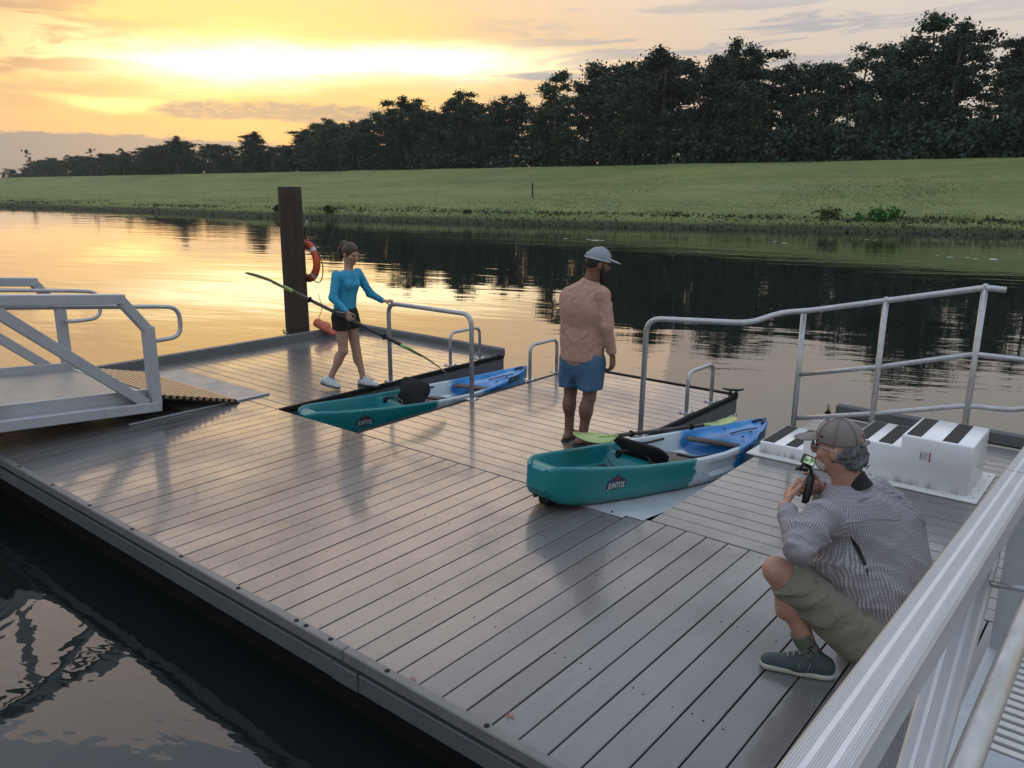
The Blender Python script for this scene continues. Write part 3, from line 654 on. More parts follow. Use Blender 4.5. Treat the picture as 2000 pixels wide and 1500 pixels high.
edge_y(5.985,-2.33,-.24); edge_y(5.905,-6.4,-3.54)
part(MB().box((-3.54,2.33,-.215),(-2.33,2.358,-.032),.003),'edge_channel',ALU2); 
for (x0,x1,y0,y1) in ((-6.3,4.6,.14,2.22),(-6.3,-3.66,2.5,5.5),(-2.2,-.36,2.5,5.62),(.87,4.6,2.5,5.6)):
    part(MB().box((x0,y0,-.72),(x1,y1,-.20),.03),'float',FLOAT)
part(MB().box((-6.44,.0,-.2),(-6.40,5.88,-.032),.004),'edge_channel',ALU2)
# black sheet added under the deck, keeps daylight out of the gaps between boards
for (x0,x1,y0,y1) in ((-6.47,4.7,.03,2.345),(-6.47,-3.60,2.36,5.90),(-2.27,-.30,2.36,5.96),(.81,4.7,2.36,5.85)):
    part(MB().box((x0,y0,-.048),(x1,y1,-.034),.002),'gap_blackout_sheet',FLOAT)
# kick rails
KR=mat('kick_rail_grey',(.125,.13,.132),.6,var=.12,scale=8)
part(MB().box((-6.475,1.0,-.02),(-6.392,5.905,.108),.008),'kick_rail',KR); part(MB().box((-6.390,5.85,-.02),(-3.50,5.915,.10),.02),'kick_rail',KR)
part(MB().box((.86,5.86,-.02),(4.74,5.93,.115),.02),'kick_rail',KR)
for x in (.95,1.6,2.5,2.62): part(MB().disc((x,5.895,.114),.016,.007,8),'rail_bolt',GALV)
for i in range(3): part(MB().tube([(-.30+.035*i,5.99,-.215),(-.30+.035*i,5.99,-.25)],.006,6),'hanging_bolt',GALV)
# dock cleats
def cleat(x,y,z,rz,label):
    r=empty('dock_cleat',(x,y,z),rz,label,'cleat')
    b=MB(); b.box((-.055,-.03,0),(.055,.03,.012),.004); b.tube([(-.03,0,.01),(-.035,0,.05)],[.016,.012],8); b.tube([(.03,0,.01),(.035,0,.05)],[.016,.012],8); b.build('cleat_base',BLKP,r,True)
    MB().tube([(-.115,0,.066),(-.06,0,.052),(.06,0,.052),(.115,0,.066)],[.009,.014,.014,.009],8).build('cleat_horn',BLKP,r,True)
cleat(-.26,5.93,.006,.5,'black cleat on the far right corner of the middle finger, beside the launch ramp')
cleat(.80,5.84,.004,1.9,'black cleat at the end of the kick rail behind the white steps')
# low grab loops
def loop(x,y0,y1,h,label):
    r=empty('grab_loop',(x,(y0+y1)/2,0),0,label,'grab rail','low grab loops on the slot edges'); d=(y1-y0)/2
    MB().tube(rpath([(0,-d,0),(0,-d,h),(0,d,h),(0,d,0)],.10),.0205,12).build('loop_pipe',GALV,r,True)
    for y in (-d,d):
        p=MB().box((-.055,y-.07,0),(.055,y+.07,.009),.002).build('base_plate',GALV,r)
        bb=MB(); [bb.disc((sx*.038,y+sy*.05,.008),.011,.010,6) for sx in(-1,1) for sy in(-1,1)]; bb.build('plate_bolt',GALV,p)
loop(-3.64,4.98,5.54,.415,'low pipe grab loop at the tip of the paddle the woman carries')
loop(-2.39,5.02,5.55,.415,'low pipe grab loop between the blue kayak bow and the standing man')
loop(-.325,4.96,5.52,.415,'low pipe grab loop just before the black cleat, right of the standing man')
def plate(x,y,r,z=0):
    p=MB().box((x-.05,y-.06,z),(x+.05,y+.06,z+.009),.002).build('base_plate',GALV,r); bb=MB(); [bb.disc((x+sx*.035,y+sy*.043,z+.008),.011,.010,6) for sx in(-1,1) for sy in(-1,1)]; bb.build('plate_bolt',GALV,p)
# overhead transfer bar across the left slot
r=empty('transfer_bar',(-2.95,3.91,0),0,'tall pipe bar arching across the left launch slot, held by the woman','handrail')
MB().tube(rpath([(-.63,0,0),(-.63,0,.915),(.635,.01,.915),(.635,.01,0)],.13,8),.025,14).build('bar_pipe',GALV,r,True); plate(-.63,0,r); plate(.635,.01,r)
# rising handrail behind the steps
r=empty('stair_handrail',(0,0,0),0,'pipe handrail rising above the white steps and bending down to the middle finger','handrail')
MB().tube(rpath([(-.285,3.98,0),(-.268,3.98,1.092),(.53,4.33,1.095),(.66,4.72,1.155),(.80,5.0,1.152),(2.16,5.0,1.475),(2.30,5.0,1.468)],.13,7),.0245,14).build('top_rail',GALV,r,True)
for x,z in ((.755,1.138),(1.437,1.305),(2.155,1.475)):
    MB().tube([(x,5.0,0),(x,5.0,z)],.0245,12).build('post',GALV,r,True); MB().tube([(x,5.0,z-.005),(x,5.0,z+.022),(x,5.0,z+.032)],[.025,.022,.008],12).build('post_cap',GALV,r,True); plate(x,5.0,r)
MB().tube(rpath([(.755,5.0,.555),(1.437,5.0,.728),(2.15,5.0,.94),(2.95,5.0,.945)],.03,4),.0205,12).build('middle_rail',GALV,r,True)
MB().tube(rpath([(.755,5.0,.135),(1.437,5.0,.31),(2.15,5.0,.512),(2.46,5.0,.53),(2.62,5.0,.585),(2.95,5.0,.70)],.08,5),.0205,12).build('bottom_rail',GALV,r,True)
plate(-.285,3.98,r)
# launch ramp sheet in the right slot
rp=empty('launch_ramp',(0,0,0),0,'pale aluminium launch ramp sheet sloping into the slot under the right kayak','ramp')
MB().box((-.215,0,-.006),(.725,3.0,.0),.002,Matrix.Translation((0,2.30,.008))@Matrix.Rotation(rad(-7.1),4,'X')).build('ramp_sheet',PLATE,rp)
MB().box((-.21,2.245,.001),(.60,2.30,.014),.003).build('hinge_bar',ALU,rp); MB().disc((.50,2.27,.013),.009,.006,8).build('hinge_bolt',BLKP,rp)
# ------------------------------------------------------------------ white transfer steps
def steps():
    import bmesh
    r=empty('transfer_steps',(0,0,0),0,'white fibreglass transfer steps with black grip strips rising to the right','steps')
    pr=[(.76,.0),(.76,.10),(1.13,.10),(1.13,.193),(1.50,.193),(1.50,.287),(1.87,.287),(1.87,.386),(2.36,.386),(2.36,.0)]
    y0,y1=4.20,4.82; bm=bmesh.new(); A=[bm.verts.new((x,y0,z+.016)) for x,z in pr]; B=[bm.verts.new((x,y1,z+.016)) for x,z in pr]; n=len(pr)
    bm.faces.new(A); bm.faces.new(B[::-1])
    for i in range(n): bm.faces.new((A[i],B[i],B[(i+1)%n],A[(i+1)%n]))
    bmesh.ops.recalc_face_normals(bm,faces=bm.faces); bmesh.ops.bevel(bm,geom=[e for e in bm.edges if not all(v.co.z<.03 for v in e.verts)],offset=.013,segments=3,profile=.5,affect='EDGES')
    me=bpy.data.meshes.new('step_body'); bm.to_mesh(me); bm.free(); me.materials.append(FIBER); me.polygons.foreach_set('use_smooth',[True]*len(me.polygons))
    o=bpy.data.objects.new('step_body',me); COL.objects.link(o); o.parent=r
    f=MB().box((.68,4.115,.0),(2.44,4.90,.018),.006).build('base_flange',FLANGE,r)
    bb=MB(); [bb.disc((2.405,y,.017),.008,.005,8) for y in (4.2,4.4,4.6,4.8)]; bb.build('flange_bolt',GALV,r)
    for x0,w,z in ((.775,.105,.10),(.975,.10,.10),(1.145,.10,.193),(1.33,.10,.193),(1.515,.105,.287),(1.70,.105,.287),(1.895,.105,.386),(2.145,.105,.386)):
        MB().box((x0,y0+.02,z+.0155),(x0+w,y1-.025,z+.0185),.001).build('grip_strip',GRIP,r)
    l=MB().box((2.015,y0-.0015,.225),(2.085,y0+.001,.30),.0005).build('warning_label',PAPER,r)
    MB().box((2.076,y0-.0025,.225),(2.085,y0-.001,.30),.0003).build('label_band',REDP,l); MB().box((2.014,y0-.0025,.235),(2.020,y0-.001,.288),.0003).build('label_mark',NAVYP,l)
    b=MB(); [b.box((2.028,y0-.0022,.24+.011*i),(2.028+random.uniform(.03,.043),y0-.001,.2425+.011*i),.0002) for i in range(5)]; b.build('label_print',NAVYP,l)
steps()
# ------------------------------------------------------------------ left gangway
def left_gangway():
    r=empty('gangway',(0,0,0),0,'aluminium truss gangway coming down onto the dock at the left','gangway'); Y0=-13.0
    zb=lambda y:.145+.082*(1.36-y); zt=lambda y:1.203+.095*(1.14-y); W=.096
    rp_=lambda: None
    for x,sg in ((-4.10,1),(-6.03,-1)):
        b=MB().bar((x,1.40,zb(1.40)),(x,Y0,zb(Y0)),W+.008,.095,c=.006); b.build('bottom_chord',ALU,r)
        MB().bar((x-.075*sg,1.36,zb(1.36)+.095),(x-.075*sg,Y0,zb(Y0)+.095),.03,.13,c=.004).build('toe_plate',ALU,r)
        MB().bar((x,1.36,zb(1.36)+.03),(x,1.36,.925),W,W,up=(0,1,0),c=.006).build('end_post',ALU,r)
        MB().bar((x,1.372,.868),(x,1.115,1.215),W-.007,.086,c=.006).build('top_chord',ALU,r); MB().bar((x,1.16,zt(1.16)),(x,Y0,zt(Y0)),W+.006,.090,c=.006).build('top_chord',ALU,r)
        y=1.27
        while y>Y0+1.3:
            y2=y-1.30; MB().bar((x,y,zb(y)+.03),(x,y2+.06,zt(y2)-.03),W*.86,.095,c=.005).build('diagonal',ALU,r)
            MB().bar((x,y2,zb(y2)+.04),(x,y2,zt(y2)-.05),W*.8,W*.8,up=(0,1,0),c=.005).build('vertical',ALU,r); y=y2-.02
        xi=x-.105*sg; ph=lambda yy:1.085+.105*(1.5-yy)
        MB().tube(rpath([(xi,Y0,ph(Y0)),(xi,1.50,1.083),(xi,1.74,1.05),(xi,1.74,.76),(xi,1.5,.752),(xi,1.36,.765)],.155,8),.021,12).build('handrail_pipe',GALV,r,True)
        for yb in (.2,-2,-4.2): MB().tube([(xi,yb,ph(yb)),(x-.05*sg,yb,ph(yb)-.03)],.012,8).build('rail_bracket',GALV,r)
    # ridged deck: fine ribs across the walkway
    b=MB(); prof=[]; y=1.37
    while y>-7.0: prof+= [(y,.0),(y-.006,.006),(y-.020,.006),(y-.026,.0)]; y-=.040
    P=[[(x,yy,zb(yy)+.075+dz) for x in (-5.95,-4.19)] for yy,dz in prof]; b.grid(P); b.build('ridged_walkway',mat('walkway_aluminium',(.36,.34,.31),.45,metal=.35,var=.12,scale=9),r)
    MB().box((-5.99,1.36,.10),(-4.15,1.40,.235),.005).build('end_beam',ALU,r)
    # hinged flap with coarse ridges
    prof=[]; n=12
    for i in range(n):
        t0=i/n; prof+=[(t0,0),(t0+.06/n,.028),(t0+.45/n,.030),(t0+.60/n,0)]
    prof.append((1,0)); pt=lambda t,dz:(1.405+.83*t,.225-.215*t+dz)
    P=[[(x,)+pt(t,dz) for x in (-5.97,-4.06)] for t,dz in prof]+[[(x,)+pt(t,-.012) for x in (-5.97,-4.06)] for t in (1,0)]+[[(x,)+pt(0,0) for x in (-5.97,-4.06)]]
    MB().grid(P).build('ridged_flap',RAMPM,r); 
    w=MB(); w.box((-4.12,0,0),(-4.055,.05,.001)); 
    V=[(-4.045,)+pt(0,-.0) ,(-4.045,)+pt(1,.0),(-4.045,)+pt(1,-.012),(-4.045,)+pt(0,-.05)]; 
left_gangway()
wp=MB().box((-5.97,1.7,.001),(-4.19,2.615,.007),.002).build('wear_plate',WEARP); setp(wp,'pale flat landing plate on the deck under the gangway flap','plate')
g=MB().bar((-4.135,1.10,.011),(-4.135,2.64,.011),.03,.018,c=.003).build('guide_bar',ALU); setp(g,'thin metal guide bar lying on the deck along the landing plate','bar')
# ------------------------------------------------------------------ right gangway (foreground)
def right_gangway():
    r=empty('gangway',(0,0,0),0,'foreground aluminium gangway with ribbed top chord at the right','gangway'); Y0,Y1=-2.05,3.4
    zt=lambda y:1.228-.05*(y+.95); xc=2.9265; W=.114; H=.105; D=1.07
    M=lambda b:b
    # ribbed extrusion: top face in strips
    def ext(name,p,q,w,h,parent,ribs=True):
        p=Vector(p);q=Vector(q); y=(q-p); L=y.length; y.normalize(); x=y.cross(Vector((0,0,1))).normalized(); z=x.cross(y)
        Mx=Matrix((x,y,z)).transposed().to_4x4(); Mx.translation=p
        o=MB().box((-w/2,0,-h),(w/2,L,0),.009).build(name,CHORD,parent); o.matrix_local=Mx
        if ribs:
            b=MB(); e=w/2-.010; pitch=.0052; t=-e
            sm=[(-.0245,-.0125),(.0145,.0265)]
            while t<e:
                if not any(a-.002<t<b_+.001 for a,b_ in sm): b.box((t,.003,-.0005),(t+pitch*.58,L-.003,.0011),.0004)
                t+=pitch
            k=b.build('chord_ribs',CHORD,o); k['kind']='stuff'
            for a,b_ in sm: MB().box((a,.003,-.0005),(b_,L-.003,.0013),.0004).build('smooth_band',STRIPE,o)
        return o
    for a,b_ in ((Y0,1.50),(1.502,Y1)): ext('top_chord',(xc,a,zt(a)),(xc,b_,zt(b_)),W,H,r)
    ext('diagonal',(xc,-.31,zt(-.31)-D+.02),(xc,.70,zt(.7)-H+.04),W,.085,r)
    MB().bar((xc,2.0,zt(2)-D),(xc,2.0,zt(2)-H),W*.9,W*.9,up=(0,1,0)).build('vertical',ALU,r)
    MB().bar((xc,Y1-.06,zt(Y1)-D),(xc,Y1-.06,zt(Y1)-H),W,W,up=(0,1,0)).build('end_post',ALU,r)
    MB().bar((xc,2.0,zt(2)-H),(xc,3.2,zt(3.2)-D+.08),W*.8,.08).build('diagonal',ALU,r)
    MB().bar((xc,Y0,zt(Y0)-D),(xc,Y1,zt(Y1)-D),W,.10).build('bottom_chord',ALU,r)
    ph=lambda y:1.09-.032*(y+.567)
    PIPEW=mat('weathered_pipe',(.47,.46,.44),.36,metal=.5,var=.22,scale=7,stretch=(3,1,3),rvar=.12,fn=lambda b,oc,c,P:b.mix(b.mr(b.noise(b.map(oc,(6,.8,6)),3,4),.5,.68,0,.6),c,(.45,.37,.25)))
    MB().tube([(3.117,Y0,ph(Y0)),(3.112,Y1-.3,ph(Y1-.3))],.0285,18).build('handrail_pipe',PIPEW,r,True)
    for y in (.62,2.4): MB().tube(rpath([(3.112,y,ph(y)-.02),(3.10,y,ph(y)-.06),(xc+W/2-.01,y-.01,ph(y)-.07)],.03),.011,8).build('rail_bracket',GALV,r,True)
    zd=lambda y:zt(y)-D+.06
    P=[[(x,y,zd(y)+dz) for x in (2.995,4.5)] for y,dz in ((Y0,0),(1.02,0),(1.02,-.02),(Y0,-.02),(Y0,0))]; MB().grid(P).build('walkway_plate',mat('walkway_sheet',(.40,.43,.46),.5,metal=.2,var=.12,scale=16),r)
    for i in range(16):
        y=1.045+i*.066; MB().box((3.0,y,zd(y)-.028),(4.5,y+.034,zd(y)-.002),.003).build('grating_bar',mat_grate,r)
    MB().box((3.0,1.02,zd(1.5)-.075),(4.5,2.1,zd(1.5)-.06),.003).build('grating_tray',FLOAT,r)
mat_grate=mat('grating_aluminium',(.60,.59,.55),.5,metal=.2,var=.1)
right_gangway()
# ------------------------------------------------------------------ mooring pile, life ring, throw bag
def pile():
    b=MB(); n=20; zs=[-1.5,-.5,0,.5,1.0,1.5,2.0,2.17,2.18]; P=[]
    rr=random.Random(3); bump=[rr.uniform(-.006,.006) for _ in range(n)]
    for z in zs: P.append([(( .172-.004*z+bump[k]-(.006 if z>2.175 else 0))*math.cos(2*math.pi*k/n),(.172-.004*z+bump[k]-(.006 if z>2.175 else 0))*math.sin(2*math.pi*k/n),z) for k in range(n)])
    b.grid(P,True); b.F.append(tuple((len(zs)-1)*n+k for k in range(n))); o=b.build('mooring_pile',PILEM,None,True,(-6.665,4.875,0)); autosmooth(o,50)
    setp(o,'thick dark round wooden mooring pile at the left edge of the dock','pile')
pile()
def life_ring():
    r=empty('life_ring',(-6.652,5.100,1.105),rad(-2.7),'orange life ring with pale bands hanging on the right side of the wooden pile','life ring')
    R0,r0=.245,.062; b=MB(); n=36; P=[]
    for i in range(n+1):
        a=2*math.pi*i/n; P.append([((R0+r0*math.cos(t))*math.cos(a),r0*.8*math.sin(t),(R0+r0*math.cos(t))*math.sin(a)) for t in np.linspace(0,2*math.pi,13)[:-1]])
    b.grid(P,True); b.build('ring_float',ORANGE,r,True)
    for a0 in (.75,2.35,3.9,5.5):
        Pb=[[((R0+(r0+.002)*math.cos(t))*math.cos(a),(r0+.002)*.8*math.sin(t),(R0+(r0+.002)*math.cos(t))*math.sin(a)) for t in np.linspace(0,2*math.pi,13)[:-1]] for a in np.linspace(a0-.10,a0+.10,4)]
        MB().grid(Pb,True).build('reflective_band',TAPE,r,True)
    pts=[(.0,0,.50),(.10,0,.36),(.20,.02,.25),(.30,.02,.10),(.345,.03,-.02),(.345,.03,-.16),(.30,.02,-.27),(.22,.02,-.30),(.15,.0,-.27)]
    MB().tube(rpath(pts,.06,3),.008,6).build('grab_line',ROPE,r,True); MB().tube([(0,0,.50),(-.02,0,.40),(.0,0,.30)],.012,6).build('hanger_strap',ROPE,r,True); MB().tube([(0.01,0,.50),(.06,0,.60)],.010,6).build('hanger_hook',TAPE,r,True)
life_ring()
def throw_bag():
    r=empty('throw_bag',(-6.44,5.11,.115),rad(39.3),'orange rope throw bag slumped over the kick rail at the foot of the pile','bag')
    sdf_obj('bag_body',[('c',(-.03,0,.09),(.09,-.01,.035),.066,.072,.03),('c',(.09,-.01,.03),(.20,-.03,-.04),.072,.05,.03),('c',(.20,-.03,-.04),(.27,-.04,-.06),.045,.03,.02)],.008,ORANGEF,r,folds(4,.006,38))
    MB().tube([(.25,-.04,-.07),(.345,-.055,-.10)],[.018,.02],8).build('bag_handle',BLKP,r,True)
    MB().tube(rpath([(-.02,.02,.15),(.02,.03,.25),(.05,.03,.33),(.02,.03,.42),(-.01,.04,.52)],.05,3),.005,6).build('rope',ROPE,r,True)
throw_bag()
o=MB().tube(rpath([(-6.60,4.60,.11),(-6.66,4.63,.15),(-6.72,4.66,.10),(-6.64,4.62,.09),(-6.56,4.63,.112)],.03,3),.010,6).build('mooring_rope',mat('pale_rope',(.35,.28,.2),.8),None,True); setp(o,'short loop of pale rope at the foot of the pile','rope')
for (x,y,s,lab) in ((1.36,.10,.026,'small reddish dead leaf on a deck board near the front edge of the dock'),(.84,.02,.020,'small tan dead leaf at the front lip of the dock')):
    V=[];F=[]
    for k in range(5):
        a=.5+k*1.0; V+= [(0,0,.003),(s*.5*math.cos(a-.3),s*.5*math.sin(a-.3),.006),(s*math.cos(a),s*math.sin(a),.012),(s*.5*math.cos(a+.3),s*.5*math.sin(a+.3),.004)]; F.append((4*k,4*k+1,4*k+2,4*k+3))
    o=mkobj('fallen_leaf',V,F,mat('dead_leaf',(.32,.13,.09),.8),loc=(x,y,0)); setp(o,lab,'leaf')
# ================================================================== KAYAKS
L_K=3.25
KS=[0,.012,.03,.06,.12,.25,.4,.5,.6,.72,.82,.9,.95,.985,1]
KW=[.10,.145,.18,.215,.255,.315,.355,.365,.355,.315,.245,.165,.105,.05,.016]
KK=[.135,.085,.045,.02,.005,0,0,0,0,0,.015,.05,.10,.19,.27]
KG=[.290,.312,.318,.312,.298,.275,.263,.260,.264,.280,.305,.338,.360,.378,.380]
def ki(L,s): return float(np.interp(s,KS,L))
SEC=[(0,0),(.30,.0),(.58,.006),(.76,.03),(.86,.09),(.905,.19),(.93,.31),(.945,.43),(.963,.54),(.976,.66),(.986,.76),(.993,.84),(1.0,.93)]
def hull_x(s,z):
    k,g,w=ki(KK,s),ki(KG,s),ki(KW,s); f=min(.93,max(.02,(z-k)/(g-k))); return w*float(np.interp(f,[q[1] for q in SEC],[q[0] for q in SEC]))
def kayak_mesh():
    N=90; ss=np.linspace(0,1,N)**1.0; rows=[]
    dS=[0,.02,.05,.085,.33,.355,.375,.40,.425,.70,.735,.77,.90,.96,1]; dD=[.015,.015,.03,.14,.15,.05,.05,.15,.175,.165,.06,.035,.03,.02,.01]
    for s in ss:
        k,g,w=ki(KK,s),ki(KG,s),ki(KW,s); d=float(np.interp(s,dS,dD)); d=min(d,(g-k)*.8); y=s*L_K; H=g-k
        half=[(a*w,k+b_*H) for a,b_ in SEC]
        # moulded recess along the side amidships
        rec=.034*math.exp(-((s-.61)/.09)**8)
        half=[(x-(rec*math.exp(-((b_-.58)/.20)**8) if i>3 else 0),z) for i,((x,z),(a,b_)) in enumerate(zip(half,SEC))]
        rim=min(.034,w*.3)
        half+= [(w*1.0,g-.010),(w-.004,g-.002),(w-.010,g+.003),(w-rim*.5,g+.006),(w-rim+.004,g+.004),(w-rim-.004,g-.003),(w-rim-.008,g-.012)]
        wi=max(.004,w-rim-.012); half+=[(wi*.985,g-d*.55),(wi*.93,g-d*.9),(wi*.72,g-d),(wi*.35,g-d+ (.022 if .72<s<.93 else .0)),(0,g-d+(.03 if .72<s<.93 else 0))]
        row=[(-x,y,z) for x,z in half[1:-1]][::-1]
        full=[(x,y,z) for x,z in half]+row
        rows.append(full)
    b=MB(); b.grid(rows,True); n=len(rows[0]); b.F.append(tuple(range(n))); b.F.append(tuple((N-1)*n+k for k in range(n))[::-1])
    return b
def on_side(me,y0,z0,off=.003):     # wrap flat lettering (x,y) on the right-hand hull side; lettering reads from stern to bow
    for v in me.vertices:
        y=y0+v.co.x; z=z0+v.co.y; s=min(1,max(0,y/L_K)); e=v.co.z; v.co=(hull_x(s,z)+off+e,y,z)
    me.update(); return me
def flat_poly(pts,e=.0006):
    me=bpy.data.meshes.new('decal'); n=len(pts); me.from_pydata([(x,y,0) for x,y in pts],[],[tuple(range(n))]); return me
def decal(name,me,mt,parent,y0,z0,off):
    on_side(me,y0,z0,off); me.materials.clear(); me.materials.append(mt); o=bpy.data.objects.new(name,me); COL.objects.link(o); o.parent=parent; return o
TANP=mat('tan_print',(.30,.24,.18),.6); TEALP=mat('teal_print',(.02,.12,.12),.5); GREYPAD=mat('grey_brown_pad',(.13,.105,.095),.8,var=.2,scale=20); BROWNPAD=mat('dark_brown_pad',(.045,.028,.024),.6,var=.2)
def kayak(loc,rz,pitch,label,seat):
    r=empty('kayak',loc,0,label,'kayak','three-coloured sit-on-top kayaks'); r.rotation_euler=(Matrix.Rotation(rz,4,'Z')@Matrix.Rotation(pitch,4,'X')).to_euler()
    h=kayak_mesh().build('hull',KAYM,r,True); autosmooth(h,40)
    # wheel let into the stern keel
    MB().tube([(-.04,.13,.05),(-.037,.13,.05),(.037,.13,.05),(.04,.13,.05)],[.042,.052,.052,.042],18).build('keel_wheel',RUB,r,True)
    b=MB(); 
    for x in(-.06,.06): b.box((x-.010,.05,.05),(x+.010,.17,.12),.004)
    b.build('wheel_housing',BLKP,r)
        # logo
    bk=[(-.135,-.045),(-.10,-.062),(.0,-.055),(.10,-.050),(.135,-.030),(.14,.02),(.12,.05),(.075,.058),(.06,.085),(.035,.07),(.0,.12),(-.03,.07),(-.06,.085),(-.075,.052),(-.12,.045),(-.14,.0)]
    lg=decal('logo',flat_poly([(a*.70,b_*.70) for a,b_ in bk]),NAVYP,r,.56,.165,.0025)
    t=text_mesh('JUNTOS',.056,.0006,True)
    for v in t.vertices: v.co.y=v.co.y*1.15-.006+.10*v.co.x*.12; v.co.x*=.78
    decal('logo_letters',t,mat_logo,lg,.56,.161,.0048)
    decal('logo_crown',flat_poly([(a*.7,b_*.7) for a,b_ in [(-.035,.045),(.04,.048),(.03,.068),(.012,.062),(.0,.095),(-.012,.062),(-.03,.07)]]),REDP,lg,.56,.165,.0045)
    t=text_mesh('feelfree',.10,.0006,False)
    for i,v in enumerate(t.vertices): v.co.x*=.80
    decal('bow_lettering',t,NAVYP,r,2.44,.245,.003)
    fr=decal('bow_badge',flat_poly([(-.15,-.035),(.14,-.03),(.15,.035),(-.14,.04)]),NAVYP,r,2.84,.300,.003)
    decal('badge_band',flat_poly([(-.115,-.018),(.12,-.014),(.125,.020),(-.11,.022)]),TEALP,fr,2.84,.300,.0042)
    # deck fittings
    for s,x in ((.80,.13),(.86,.10),(.83,-.12),(.30,.17),(.30,-.17),(.10,.10),(.10,-.10)): MB().disc((x,s*L_K,ki(KG,s)-(.012 if s>.5 else .13)),.013,.012,8).build('pad_eye',BLKP,r)
    for pts in ([(-.17,.42,.19),(.10,.80,.185),(-.20,1.05,.18)],[(.17,.42,.19),(-.10,.80,.185),(.20,1.05,.18)]): MB().tube(pts,.005,6).build('bungee_cord',ROPE,r,True)
    MB().tube(rpath([(-.045,L_K-.16,.356),(-.03,L_K-.06,.372),(.03,L_K-.06,.372),(.045,L_K-.16,.356)],.03,4),.011,8).build('carry_handle',BLKP,r,True)
    MB().tube(rpath([(.02,L_K*.79,.30),(.05,L_K*.85,.325),(.09,L_K*.90,.335)],.05),.006,6).build('deck_groove_line',BLKP,r,True)
    # dark paddle rest on the front of the cockpit
    sdf_obj('cockpit_pad',[('c',(-.20,2.26,.235),(.20,2.40,.245),.045,.045,.02,((0,0,1),.35)),('c',(-.16,2.20,.235),(.18,2.33,.245),.045,.045,.03,((0,0,1),.35))],.01,BROWNPAD,r)
    # seat: moulded white seat, grey pad, black back rest and straps
    sdf_obj('seat_base',[('e',(0,1.66,.125),(.23,.25,.05),None,.02),('c',(-.14,1.85,.12),(-.14,2.05,.13),.07,.05,.03,((0,0,1),.5)),('c',(.14,1.85,.12),(.14,2.05,.13),.07,.05,.03,((0,0,1),.5))],.012,mat_seat,r)
    sdf_obj('seat_pad',[('e',(.0,1.70,.165),(.19,.20,.025),None,.01)],.01,GREYPAD,r)
    bk=empty('seat_back',(0,1.36,.15)); bk.parent=r; bk.rotation_euler=(rad(seat),0,0)
    sdf_obj('back_panel',[('c',(-.15,0,.07),(.15,0,.07),.085,.085,.02,((0,1,0),.30)),('c',(-.17,.02,.22),(.17,.02,.22),.095,.095,.06,((0,1,0),.28)),('e',(0,0,.15),(.2,.035,.14),None,.04)],.010,BLK,bk)
    for x in(-1,1):
        MB().tube(rpath([(x*.22,1.40,.28),(x*.26,1.62,.235),(x*.285,1.95,.24)],.1),[.011]*1+[.011]*(len(rpath([(0,0,0),(0,1,0),(1,1,0)],.1))-1),6).build('seat_strap',BLK,r,True)
    b=MB(); b.box((.15,1.10,.19),(.19,1.16,.24),.01); b.box((-.19,1.12,.19),(-.15,1.17,.25),.01); b.tube([(-.17,1.14,.24),(-.05,1.2,.27),(.1,1.18,.25),(.17,1.13,.23)],.012,6); b.build('seat_buckles',BLKP,r,True)
    MB().tube([(.285,1.95,.243),(.29,2.2,.245),(.24,2.42,.26)],.004,6).build('side_cord',ROPE,r,True)
    return r
mat_logo=mat('pale_print',(.50,.52,.52),.6); mat_seat=mat('white_seat_plastic',(.50,.57,.62),.4,var=.06)
kayak((-3.27,2.43,-.300),rad(-5.4),rad(-2.0),'teal, white and blue kayak low in the left slot, black seat back upright',-14)
kayak((.075,1.925,.045),rad(-6.0),rad(-7.0),'teal, white and blue kayak, stern on the deck, lime paddle across it',52)
# ------------------------------------------------------------------ paddles
def blade(sgn,roll,parent,L=.47,W=.095):
    P=[];n=14
    for i in range(n+1):
        t=i/n; x=sgn*(.60+ t*L); w=W*math.sin(min(1,t*1.9+.10)*math.pi/2)**.8*(1 if t<.72 else math.sqrt(max(.02,1-((t-.72)/.285)**2))); w=max(w,.014)
        bend=.045*t*t; row=[]
        for j in range(12):
            a=2*math.pi*j/12; yy=math.cos(a)*w*(1.0+(.12*t if math.cos(a)>0 else -.12*t)); zz=math.sin(a)*.0045+bend-.02*(math.cos(a)**2)*math.sin(math.pi*t)*.6
            row.append((x,yy*math.cos(roll)-zz*math.sin(roll),yy*math.sin(roll)+zz*math.cos(roll)))
        P.append(row)
    b=MB(); b.grid(P,True); b.F.append(tuple(range(12))); b.F.append(tuple(n*12+k for k in range(12)))
    b.tube([(sgn*.575,0,0),(sgn*.66,0,.0),(sgn*.80,-math.sin(roll)*.012,math.cos(roll)*.012)],[.0195,.018,.006],10)
    return b.build('paddle_blade',LIME,parent,True)
def paddle(p,q,roll1,roll2,label):
    p=Vector(p);q=Vector(q); r=empty('paddle',(p+q)/2,0,label,'paddle'); d=(q-p); s=d.length/2.14; d.normalize()
    z=Vector((0,0,1)); z=(z-d*z.dot(d)).normalized(); y=z.cross(d); M=Matrix((d,y,z)).transposed(); r.rotation_euler=M.to_euler(); r.scale=(s,s,s)
    MB().tube([(-.62,0,0),(.62,0,0)],.0165,12).build('shaft',SHAFT,r,True); blade(-1,roll1,r); blade(1,roll2,r)
    for x in(-.40,.40): MB().tube([(x-.012,0,0),(x-.006,0,0),(x+.006,0,0),(x+.012,0,0)],[.019,.030,.030,.019],12).build('drip_ring',RUB,r,True)
    MB().tube([(-.03,0,0),(.03,0,0)],.019,12).build('ferrule',BLKP,r,True)
    return r
paddle((-.02,2.53,.365),(.40,4.50,.150),.25,-.15,'lime-bladed paddle lying across the kayak whose stern is on the deck')
TH=rad(39.34)
